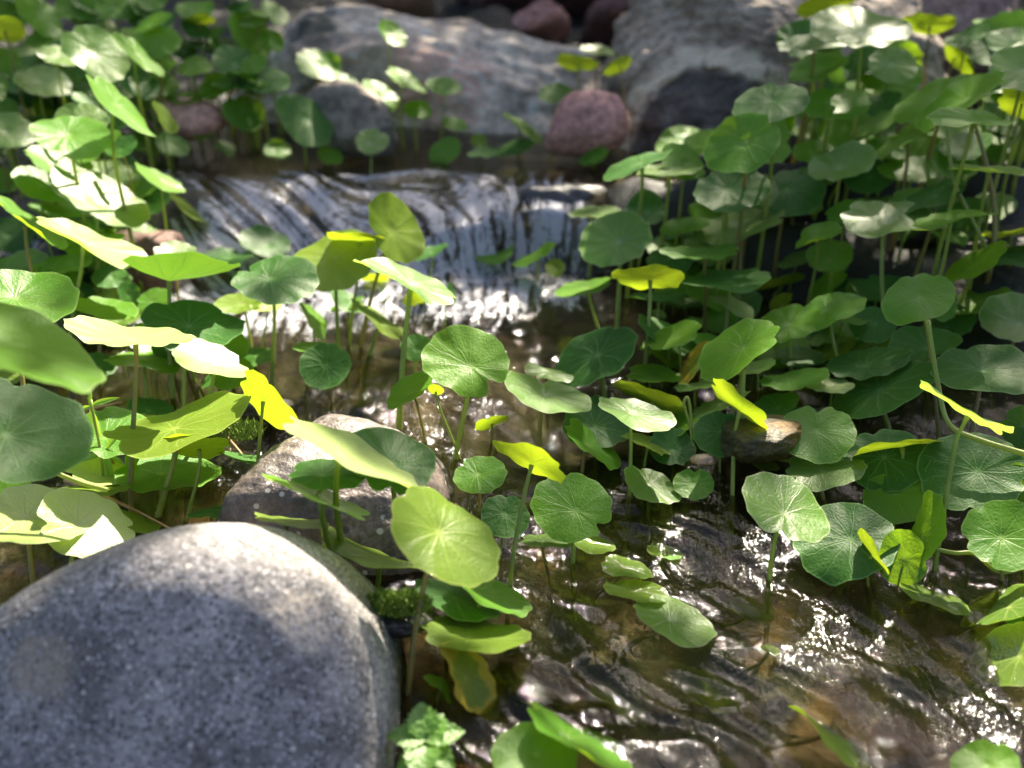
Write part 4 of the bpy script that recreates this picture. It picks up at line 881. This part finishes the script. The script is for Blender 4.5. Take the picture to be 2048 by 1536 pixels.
GROUPS = 'pennywort leaves standing in and beside the stream'
HEROES = []
def add_leaf(i, cx, cy, a, b, th, side, mat, foot, label, kw, group=GROUPS):
    rn = random.Random(900 + i)
    via = kw.get('via')
    if foot == 'W':
        q, d = hit(cx, cy); d -= 0.009 - kw.get('dd', 0); ftp = None
    elif foot[0] == 'D':
        d = min(float(foot[1:]) / 100 * F / a, 1.0 if cy > 120 else 1.04); ftp = None
    else:
        fu, fv = [float(t) for t in foot.split(',')]
        ftp, d = hit(fu, fv)
        lean = (cx - fu) * 0.05 / 100
        d += rn.uniform(-.004, .006)
    c = P(cx, cy, d)
    if foot[0] == 'D' and c.z < surf(c.x, c.y) + 0.006:
        # never below the ground: bring it nearer along its ray and keep its size in the picture
        while d > 0.3 and P(cx, cy, d).z < surf(*P(cx, cy, d)[:2]) + 0.008: d -= 0.01
        c = P(cx, cy, d)
    HEROES.append((cx, cy, a, b, d)) if group == GROUPS else None
    tc = (CAM - c).normalized()
    a_m = a * d / F / max(0.6, FW.dot(-tc)) * 1.0
    br = b / a
    if br < .6: br = max(.06, br - (kw.get('c', .03) + .05) * (1.0 - br) * 1.1)
    if foot == 'W' and side == 'T': pass
    Vw, Fc, UV, ctr, n = blade(c, tc, radians(th), a_m, br, side, kw.get('s', 1), 900 + i, kw.get('c', 0.03), kw.get('f', 0.0), kw.get('n'), kw.get('nd', 0.10))
    if ftp is None:
        sx, sy = ctr.x + rn.uniform(-.006, .006) + kw.get('fx', 0), ctr.y + rn.uniform(0.0, .010)
        if foot == 'W': sx, sy = ctr.x + rn.uniform(-.02, .0), ctr.y + .02
        ftp = Vector((sx, sy, surf(sx, sy)))
    base = Vector((ftp.x, ftp.y, min(ftp.z, float(ground_h(ftp.x, ftp.y))) - 0.003))
    t = tag(empty('pennywort_leaf', base), label, 'leaf', group)
    L = (ctr - base).length
    if foot == 'W':
        pts = bez(ctr - n * .0006, ctr - n * min(.01, L * .4), base + Vector((0, 0, L * .3)), base, 8)
    elif via:
        vp = [P(vu, vv, d) for vu, vv in via]
        pts = []
        p1 = vp[0]
        A = ctr - n * .0006
        tan = (base - A).normalized()
        pts = bez(A, A - n * L * .08 + (p1 - A) * .25, p1 - tan * L * .12, p1, 9)[:-1] + bez(p1, p1 + tan * L * .12, base + Vector((0, 0, L * .12)), base, 9)
    else:
        sway = Vector((rn.uniform(-1, 1), rn.uniform(-1, 1), 0)) * L * 0.035
        pts = bez(ctr - n * .0006, ctr - n * L * .10 + Vector((0, 0, -L * .16)) + sway, base + Vector((0, 0, L * .45)) + sway, base, 14)
    r0 = min(.00165, max(.0008, a_m * .031)) * rn.uniform(.85, 1.12)
    m = len(pts); rads = [r0 * (0.72 + 0.40 * (k / (m - 1)) + (0.35 if k == 0 else 0)) for k in range(m)]
    sv, sf = tube(pts, rads, 8)
    mesh_obj('stem', sv, sf, STEM_G if rn.random() < 0.72 or kw.get('g') else STEM_B, t)
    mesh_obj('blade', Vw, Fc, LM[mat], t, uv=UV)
    return t, a_m, d
seen = {}
rows = [l for l in LEAVES.strip().split('\n')]
for i, l in enumerate(rows):
    dat, label = [s.strip() for s in l.split('|')]
    tk = dat.split()
    cx, cy, a, b, th = [float(x) for x in tk[:5]]
    kw = {}
    for e in tk[8:]:
        k, v_ = e.split('=')
        if k == 'via': kw['via'] = [tuple(float(z) for z in s.split(',')) for s in v_.split(';')]
        else: kw[k] = float(v_)
    if 'n' in kw: pass
    nw = len(label.split())
    if label in seen or not 4 <= nw <= 16: print('LABEL?', nw, label)
    seen[label] = 1
    t, am, d = add_leaf(i, cx, cy, a, b, th, tk[5], tk[6], tk[7], label, kw)
    if not 0.015 < am < 0.075: print('size', round(am * 100, 1), 'cm depth', round(d, 2), label[:50])

# shaded leaves deep in the crowd on both banks and behind the upper pool
rnd = random.Random(5)
def place(u, v):
    if u > 1250:
        if v < 190: return 'high on the right bank under the pinkish boulder' if u > 1750 else 'before the banded boulder'
        if v < 340: return 'beside the folded leaf at the right top' if u > 1800 else 'under the big blurred round leaf on the right'
        if v < 500: return 'behind the beige-sunlit leaf' if u > 1650 else 'by the leaf with a glaring tip'
        if v < 650: return 'by the scalloped leaf on curving stems' if u > 1750 else 'behind the flat bluish leaf'
        return 'behind the big blue-green oval leaf' if u > 1650 else 'above the ochre stone'
    if v < 200 and u > 330: return 'left of the long slab' if u < 600 else 'before the long slab'
    if v < 110: return 'near the top left corner'
    if v < 230: return 'left of the dusty pink stone' if u > 150 else 'by the blurred half-beige leaf'
    if v < 340: return 'by the broad lone leaf on the left bank' if u < 330 else 'at the back of the upper pool'
    if v < 480: return 'under the biggest blurred leaf on the left bank'
    return 'behind the sun-bleached leaf at left'
used = {}
STUFF = []
def crowd(n, regions, group, seed0, n_stuff=0):
    k = 0; tries = 0; n += n_stuff
    while k < n and tries < n * 90:
        tries += 1
        (u0, u1, v0, v1, d0, d1) = regions[rnd.randrange(len(regions))]
        u, v = rnd.uniform(u0, u1), rnd.uniform(v0, v1)
        d = rnd.uniform(d0, d1)
        c = P(u, v, d); s = surf(c.x, c.y)
        if not (0.006 < c.z - s < 0.14): continue
        D = rnd.uniform(2.4, 4.6) if u > 1250 else rnd.uniform(2.0, 3.9)
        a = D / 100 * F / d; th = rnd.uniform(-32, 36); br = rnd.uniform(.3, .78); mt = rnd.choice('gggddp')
        sz = 'small' if D < 3.1 else ('middling' if D < 3.9 else 'broad')
        tn = {'g': 'green', 'd': 'dark green', 'p': 'pale green'}[mt]
        tl = ('flat' if br < .45 else 'rounded') + (' left-leaning' if th < -12 else (' right-drooping' if th > 14 else ' level'))
        lab = '%s %s %s leaf %s' % (sz, tl, tn, place(u, v))
        if any(abs(u - hx) < (a + ha) * .42 and abs(v - hy) < (a * br + hb) * .5 + 6 and d < hd + .012 for hx, hy, ha, hb, hd in HEROES): continue
        if k >= n - n_stuff:
            STUFF.append(add_leaf(seed0 + k, u, v, a, a * br, th, 'T', mt, 'D%.2f' % D, None, {}, None)[0])
        else:
            if lab in used and tries < n * 30: continue
            used[lab] = 1
            add_leaf(seed0 + k, u, v, a, a * br, th, 'T', mt, 'D%.2f' % D, lab, {}, group)
        k += 1
    print(group, k, tries)
crowd(28, [(1340, 2048, 250, 650, .76, .98), (1600, 2090, 60, 420, .80, 1.05), (1500, 2048, 520, 820, .64, .78)], 'shaded leaves in the tangle of the right bank', 2000, 100)
crowd(28, [(-40, 330, 20, 480, .80, 1.04), (0, 560, -20, 200, .95, 1.10), (-40, 240, 420, 640, .74, .84)], 'blurred leaves crowded on the left bank', 3000, 150)
crowd(0, [(230, 720, 600, 770, .64, .76)], 'x', 5000, 16)
crowd(0, [(1330, 1750, 560, 900, .62, .80)], 'x', 6000, 26)
def merge_stuff(roots, label):
    """the leaves past the first three hundred: one object"""
    mats = {}; V = []; Fc = []; MI = []; UV = []
    for r in roots:
        for ch in list(r.children):
            me = ch.data; off = len(V); loc = r.location
            V += [tuple(v.co + loc) for v in me.vertices]
            mi = mats.setdefault(me.materials[0].name, len(mats))
            uvl = me.uv_layers[0].data if me.uv_layers else None
            for p in me.polygons:
                Fc.append(tuple(off + q for q in p.vertices)); MI.append(mi)
                for li in p.loop_indices: UV.append(tuple(uvl[li].uv) if uvl else (0.5, 0.5))
            bpy.data.objects.remove(ch)
        bpy.data.objects.remove(r)
    names = list(mats)
    o = mesh_obj('leaf_crowd', V, Fc, bpy.data.materials[names[0]])
    for nme in names[1:]: o.data.materials.append(bpy.data.materials[nme])
    o.data.polygons.foreach_set('material_index', MI)
    l = o.data.uv_layers.new(name='UVMap'); l.data.foreach_set('uv', np.array(UV).ravel())
    tag(o, label, 'leaves', None, 'stuff')
merge_stuff(STUFF, 'uncounted shaded pennywort leaves filling both banks behind the nearer ones')

# ------------------------------------------------------------------ other plants and bits
def pointed_leaf(p0, dirv, nrm, L, W, mat, parent, name='leaf', droop=0.25, teeth=0):
    dirv = dirv.normalized(); sx = dirv.cross(nrm).normalized(); nn = sx.cross(dirv).normalized()
    V = []; Fc = []; UV = []
    M = 14
    for i in range(M + 1):
        t = i / M
        w = W * (sin(pi * t ** 0.75)) ** 0.9 * 0.5
        if teeth: w *= 1 + 0.10 * ((i % 2) * 2 - 1)
        ctr = p0 + dirv * L * t - Vector((0, 0, 1)) * droop * L * t * t
        for j in (-1, -.5, 0, .5, 1):
            V.append(tuple(ctr + sx * w * j + nn * (abs(j) * w * .35))); UV.append((t, j * .2 + .5))
    for i in range(M):
        for j in range(4):
            Fc.append((i * 5 + j, i * 5 + j + 1, (i + 1) * 5 + j + 1, (i + 1) * 5 + j))
    return mesh_obj(name, V, Fc, mat, parent, uv=UV)
hm = NT('herb_leaf'); g = hm.new('ShaderNodeNewGeometry').outputs['Position']
c = hm.mix(hm.noise(g, 120, 3), (0.07, 0.17, 0.025), (0.12, 0.24, 0.04)); hm.put(hm.bsdf.inputs['Base Color'], c); hm.bsdf.inputs['Roughness'].default_value = .45
hm.put(hm.bsdf.inputs['Normal'], hm.bump(hm.voro(g, 520).outputs['Distance'], .5, .001))
t_ = hm.new('ShaderNodeBsdfTranslucent'); t_.inputs[0].default_value = (.4, .6, .03, 1); mx = hm.new('ShaderNodeMixShader'); mx.inputs[0].default_value = .4
hm.l.new(hm.bsdf.outputs[0], mx.inputs[1]); hm.l.new(t_.outputs[0], mx.inputs[2]); hm.l.new(mx.outputs[0], hm.out.inputs[0])
# mint-like seedling by the boulder
q, d = hit(860, 1560); root = tag(empty('herb_seedling', q), 'small mint-like seedling with crinkled pointed leaves at the foot of the boulder', 'plant')
top = P(850, 1480, d)
sv, sf = tube(bez(q, q + Vector((0, 0, .008)), top + Vector((0, 0, -.006)), top, 6), .001); mesh_obj('stem', sv, sf, STEM_G, root)
for k, (az, L, up, hgt) in enumerate(((100, .017, .9, 1), (175, .015, .3, 1), (20, .016, .2, 1), (265, .018, .1, .9), (320, .015, .2, .75), (215, .014, .1, .6), (60, .015, .7, .9), (140, .013, .3, .6))):
    dv = Vector((cos(radians(az)), sin(radians(az)), up)); p = q.lerp(top, hgt)
    pointed_leaf(p, dv, Vector((0, -.3, 1)), L, L * .72, hm.m, root, teeth=1)
# willow-leaved weed among the left leaves
q, d = hit(205, 1010); root = tag(empty('weed', q), 'slender weed with narrow hanging pointed leaves among the left leaves', 'plant')
tp_ = P(182, 800, d)
pts = bez(q, P(215, 930, d), P(190, 860, d), tp_, 10); sv, sf = tube(pts, .0008); mesh_obj('stem', sv, sf, STEM_G, root)
for (u, v, du, dv_, Lpx) in ((212, 905, 10, 60, 75), (212, 905, -45, 12, 60), (212, 900, 25, -38, 60), (213, 905, 30, 20, 45), (180, 815, 15, 45, 60), (180, 812, 38, -15, 62), (182, 812, -42, 14, 60), (180, 812, -2, -35, 45), (182, 850, -14, 30, 50)):
    p = P(u, v, d); dirv = RI * du - UP * dv_ + FW * 6
    pointed_leaf(p, dirv, -FW + Vector((0, 0, .5)), Lpx * d / F, Lpx * .2 * d / F, hm.m, root, droop=.1)
# fallen reddish stalks
sm_ = NT('dry_stalk'); g = sm_.new('ShaderNodeNewGeometry').outputs['Position']
sm_.put(sm_.bsdf.inputs['Base Color'], sm_.mix(sm_.noise(g, 140, 3), (0.28, 0.11, 0.05), (0.50, 0.34, 0.18))); sm_.bsdf.inputs['Roughness'].default_value = .5
def stalk(p0, p1, r, label, sag=0):
    mid = (p0 + p1) / 2 + Vector((0, 0, sag)); pts = bez(p0, p0.lerp(mid, .7), p1.lerp(mid, .7), p1, 10)
    sv, sf = tube(pts, [r * (1 - .5 * k / 10) for k in range(11)]); tag(mesh_obj('dry_stalk', sv, sf, sm_.m), label, 'stalk')
_, d = hit(180, 850)
stalk(P(112, 836, d), P(246, 804, d + .01), .0013, 'dry reddish stalk lying over the water left of the tall upright stem', .001)
stalk(P(130, 960, d - .07), P(345, 1060, d - .10), .0012, 'thin reddish runner stalk slanting behind the boulder shoulder', .003)
stalk(P(430, 850, d), P(492, 918, d - .04), .0008, 'thin dark red stalk left of the midstream stone', .002)
stalk(P(870, 1520, .43), P(960, 1545, .42), .0008, 'short red stalk by the seedling at the bottom edge', .0)
# yellow runners arching over the water
def runner(pts_px, d, r, label, mat=STEM_G):
    pp = [P(u, v, dd) for (u, v), dd in zip(pts_px, d)]
    out = []
    for i in range(len(pp) - 1):
        a0 = pp[max(i - 1, 0)]; b0 = pp[i]; c0 = pp[i + 1]; d0 = pp[min(i + 2, len(pp) - 1)]
        for k in range(6):
            t = k / 6
            out.append(0.5 * ((2 * b0) + (c0 - a0) * t + (2 * a0 - 5 * b0 + 4 * c0 - d0) * t * t + (3 * b0 - a0 - 3 * c0 + d0) * t ** 3))
    out.append(pp[-1]); sv, sf = tube(out, r); tag(mesh_obj('runner', sv, sf, mat), label, 'runner')
runner([(1487, 740), (1484, 830), (1492, 880), (1530, 908), (1585, 922), (1640, 925)], [.60] * 6, .0014, 'bare curving stem sweeping right under the oval star-veined leaf')
runner([(1384, 860), (1380, 815), (1374, 795), (1368, 810), (1380, 850), (1384, 880)], [.60] * 6, .0009, 'small looped pale stem beside the slanting stem right of centre')
runner([(1855, 640), (1878, 780), (1900, 850), (1960, 880), (2060, 910)], [.58, .58, .57, .56, .55], .0014, 'long stem curving off toward the right edge below the scalloped leaf')
runner([(1870, 1098), (1910, 1106), (1950, 1108), (2000, 1145), (2060, 1130)], [.53] * 5, .0011, 'creeping stem running right just above the waterline')
runner([(40, 910), (100, 940), (160, 965), (215, 980)], [.50] * 4, .0011, 'yellow runner lying between the lower left leaves')
runner([(1895, 250), (1905, 350), (1940, 430), (1985, 520)], [.72] * 4, .0013, 'tall bent stem under the folded leaf at the right top')
# moss cushion
mm = NT('moss'); g = mm.new('ShaderNodeNewGeometry').outputs['Position']; mm.put(mm.bsdf.inputs['Base Color'], mm.mix(mm.noise(g, 200, 2), (.05, .10, .01), (.16, .24, .02))); mm.bsdf.inputs['Roughness'].default_value = .6
def moss(cu, cv, wu, wv, d, n, label, seed):
    r2 = random.Random(seed); V = []; Fc = []
    for k in range(n):
        a = r2.uniform(0, 6.28); rr = r2.random() ** .5
        p = P(cu + wu * rr * cos(a), cv + wv * rr * sin(a), d + r2.uniform(-.012, .01) - rr * .0)
        L = r2.uniform(.001, .0028); w = .0004
        dv = Vector((r2.gauss(0, .45), r2.gauss(0, .45) - .2, 1)).normalized(); s = Vector((r2.gauss(0, 1), r2.gauss(0, 1), 0)).normalized() * w
        b0 = len(V); V += [tuple(p - s), tuple(p + s), tuple(p + dv * L + s * .7), tuple(p + dv * L * 1.3), tuple(p + dv * L - s * .7)]
        Fc.append((b0, b0 + 1, b0 + 2, b0 + 3, b0 + 4))
    tag(mesh_obj('moss', V, Fc, mm.m, smooth=False), label, 'moss', kind='stuff')
moss(790, 1210, 75, 26, .455, 2600, 'bright green moss cushion beside the right shoulder of the boulder', 1)
moss(470, 862, 60, 22, .60, 900, 'dark moss and weed patch left of the midstream stone', 2)

# ------------------------------------------------------------------ the trees that shade the stream, above and behind the frame
lfm = NT('tree_foliage'); g = lfm.new('ShaderNodeNewGeometry').outputs['Position']
c = lfm.mix(lfm.noise(g, 5, 2), (0.035, 0.075, 0.018), (0.075, 0.13, 0.03)); lfm.put(lfm.bsdf.inputs['Base Color'], c); lfm.bsdf.inputs['Roughness'].default_value = .5
t_ = lfm.new('ShaderNodeBsdfTranslucent'); t_.inputs[0].default_value = (.10, .18, .02, 1); mx = lfm.new('ShaderNodeMixShader'); mx.inputs[0].default_value = .3
lfm.l.new(lfm.bsdf.outputs[0], mx.inputs[1]); lfm.l.new(t_.outputs[0], mx.inputs[2]); lfm.l.new(mx.outputs[0], lfm.out.inputs[0])
bark = rock_mat('bark', [(0.03, 0.022, 0.016), (0.08, 0.06, 0.045), (0.14, 0.11, 0.085)], scale=6, rough=.9, bump=.8, bscale=20)
def leaves_mesh(pts, size, seed):
    r2 = np.random.RandomState(seed); n = len(pts); pts = np.asarray(pts)
    a = r2.normal(size=(n, 3)); a /= np.linalg.norm(a, axis=1)[:, None]
    b = np.cross(a, r2.normal(size=(n, 3))); b /= np.linalg.norm(b, axis=1)[:, None]
    s = size * r2.uniform(.6, 1.3, (n, 1))
    V = np.stack([pts - a * s, pts - a * s * .2 + b * s * .45, pts + a * s, pts - a * s * .2 - b * s * .45], 1).reshape(-1, 3)
    Fc = np.arange(n * 4).reshape(n, 4)
    return V, Fc
SHADED = [(1690, 1078, .55, .030), (1800, 1090, .55, .02), (1767, 777, .60, .03), (1950, 950, .56, .035), (1772, 920, .58, .03), (660, 735, .68, .02), (1195, 845, .62, .03), (30, 862, .46, .05), (60, 800, .46, .04), (110, 900, .47, .04),
          (385, 655, .60, .02), (1010, 1032, .56, .02), (915, 1200, .50, .02), (1188, 716, .67, .03), (1450, 563, .72, .03), (1850, 690, .62, .03), (1578, 382, .80, .04), (1483, 288, .80, .04), (1500, 250, .98, .06), (1180, 470, .90, .05),
          (1000, 450, .90, .05), (500, 420, .92, .05), (700, 420, .9, .04), (200, 200, .95, .06), (551, 559, .67, .025), (900, 250, 1.0, .06), (1100, 260, 1.0, .05), (632, 997, .48, .02), (785, 918, .50, .03), (5, 690, .41, .03), (1610, 700, .65, .03), (1420, 870, .60, .03), (100, 700, .6, .03), (1143, 1000, .53, .015), (40, 1240, .41, .035), (130, 1185, .41, .03), (240, 1120, .42, .02), (710, 1210, .40, .02), (770, 1330, .40, .02), (1400, 600, .8, .05), (1700, 560, .8, .05), (1950, 620, .7, .05), (1722, 60, .80, .06), (1650, 1420, .45, .025), (1450, 1250, .48, .02), (1850, 1380, .45, .02), (1785, 440, .70, .015), (1250, 1420, .46, .03), (1500, 1450, .44, .03), (1200, 1250, .5, .02), (1450, 1130, .52, .02), (1560, 1330, .46, .02)]
SUNNY = [(905, 750, .62, .02), (1092, 800, .60, .022), (1110, 1040, .53, .015), (1600, 940, .56, .02), (1573, 652, .70, .02), (1680, 610, .69, .02), (1837, 620, .62, .02), (1340, 341, .90, .03), (1660, 325, .85, .02), (1760, 244, .85, .02), (190, 100, .95, .03), (85, 165, .95, .02), (182, 492, .66, .03), (260, 676, .58, .035), (423, 728, .6, .03), (640, 880, .47, .03), (60, 1040, .48, .035), (170, 1048, .48, .03), (197, 945, .52, .03), (440, 1045, .42, .022), (1420, 60, 1.0, .05), (1290, 150, .98, .03), (880, 1030, .43, .025),
         (1225, 495, .74, .02), (1500, 440, .74, .025), (1465, 611, .70, .015), (1660, 772, .60, .015), (2045, 930, .55, .02), (2010, 1215, .5, .03), (1570, 1040, .50, .02), (668, 520, .74, .025),
         (538, 806, .56, .02), (366, 850, .52, .03), (811, 562, .62, .02), (1294, 557, .70, .02), (1058, 922, .53, .02), (1476, 815, .58, .02), (700, 60, 1.0, .07), (1345, 1243, .49, .02)]
def to_plane(u, v, d):
    p = P(u, v, d); return p - SUN_DIR * ((p.z - .06) / SUN_DIR.z)
SP = [(to_plane(u, v, d), r, 1) for u, v, d, r in SHADED] + [(to_plane(u, v, d), r, -1) for u, v, d, r in SUNNY]
def shade(x, y):
    """how much of the sun the canopy takes away over this spot of the stream"""
    s = 0.22
    s += 0.26 * sstep(0.84, 1.0, y)                       # the back lies mostly in shade
    s += 0.16 * sstep(0.05, 0.16, x) * sstep(0.52, 0.60, y)  # the right bank
    s += 0.14 * sstep(-0.2, -0.3, x) * sstep(0.78, 0.86, y)
    s -= 0.75 * sstep(-0.05, -0.12, x) * sstep(0.80, 0.72, y) * (0.15 + 0.85 * sstep(0.38, 0.43, y))  # the left front stands in full sun
    s += 0.12 * sstep(-0.05, 0.0, x) * sstep(0.54, 0.46, y)
    for p, r, k in SP: s = s + (1.5 if k > 0 else -0.9) * np.exp(-(((x - p.x) ** 2 + (y - p.y) ** 2) / (r * r)))
    return s
rng = np.random.RandomState(12)
pts = []
NP = 90000
xx = rng.uniform(-1.0, 1.2, NP); yy = rng.uniform(0.1, 2.0, NP)
dens = shade(xx, yy) + 0.85 * vnoise(xx * 13 + 3, yy * 13 + 8, 77) + 0.4 * vnoise(xx * 31, yy * 31, 78)
ok = rng.rand(NP) < np.clip((dens - 0.18) * 1.5, 0, 1) ** 1.3
tt = rng.uniform(1.4, 2.0, NP)
tt = rng.uniform(1.5, 2.2, NP)
pts = np.stack([xx + SUN_DIR.x * tt, yy + SUN_DIR.y * tt, 0.06 + SUN_DIR.z * tt], -1)[ok]
print('canopy leaves', len(pts))
tree = tag(empty('overhanging_tree', (-2.6, 4.6, .5)), 'leafy tree leaning over the stream, mostly above the frame, casting dappled shade', 'tree')
V, Fc = leaves_mesh(pts, .014, 3)
mesh_obj('crown', V, Fc, lfm.m, tree, smooth=False)
V, Fc = tube([(-2.6, 4.6, .3), (-2.5, 4.4, 1.3), (-1.9, 4.0, 2.2), (-.8, 3.8, 2.5), (.3, 3.7, 2.6), (1.3, 3.5, 2.5)], [.13, .11, .07, .03, .012, .005], 12)
mesh_obj('trunk', V, Fc, bark, tree)
# the thicket beyond the rocks
for k, (x, y, h, w, lb) in enumerate(((-4.2, 5.6, 5.4, 2.2, 'tall dense shrub beyond the rocks to the left'), (-1.3, 6.0, 4.2, 2.0, 'tall dark shrub straight behind the long slab'), (1.7, 6.6, 4.2, 2.0, 'tall dark shrub behind the banded boulder'), (4.6, 5.2, 4.6, 2.1, 'tall dense shrub beyond the rocks to the right'))):
    sh = tag(empty('shrub', (x, y, float(ground_h(x, y)))), lb, 'shrub', 'shrubs beyond the rocks')
    r2 = np.random.RandomState(50 + k); n = 13000
    q = r2.normal(size=(n, 3)); q /= np.linalg.norm(q, axis=1)[:, None]; q *= r2.uniform(.55, 1, (n, 1))
    q = q * np.array([w, w * .6, h / 2]) * (1 + .3 * np.sin(q[:, :1] * 7 + k) * np.cos(q[:, 2:] * 6)) + np.array([x, y, float(ground_h(x, y)) + h / 2])
    V, Fc = leaves_mesh(q, .11, 70 + k); mesh_obj('crown', V, Fc, lfm.m, sh, smooth=False)
    V, Fc = tube([(x, y, float(ground_h(x, y)) - .05), (x + .1, y, h * .5), (x, y, h * .9)], [.06, .04, .01], 8); mesh_obj('trunk', V, Fc, bark, sh)
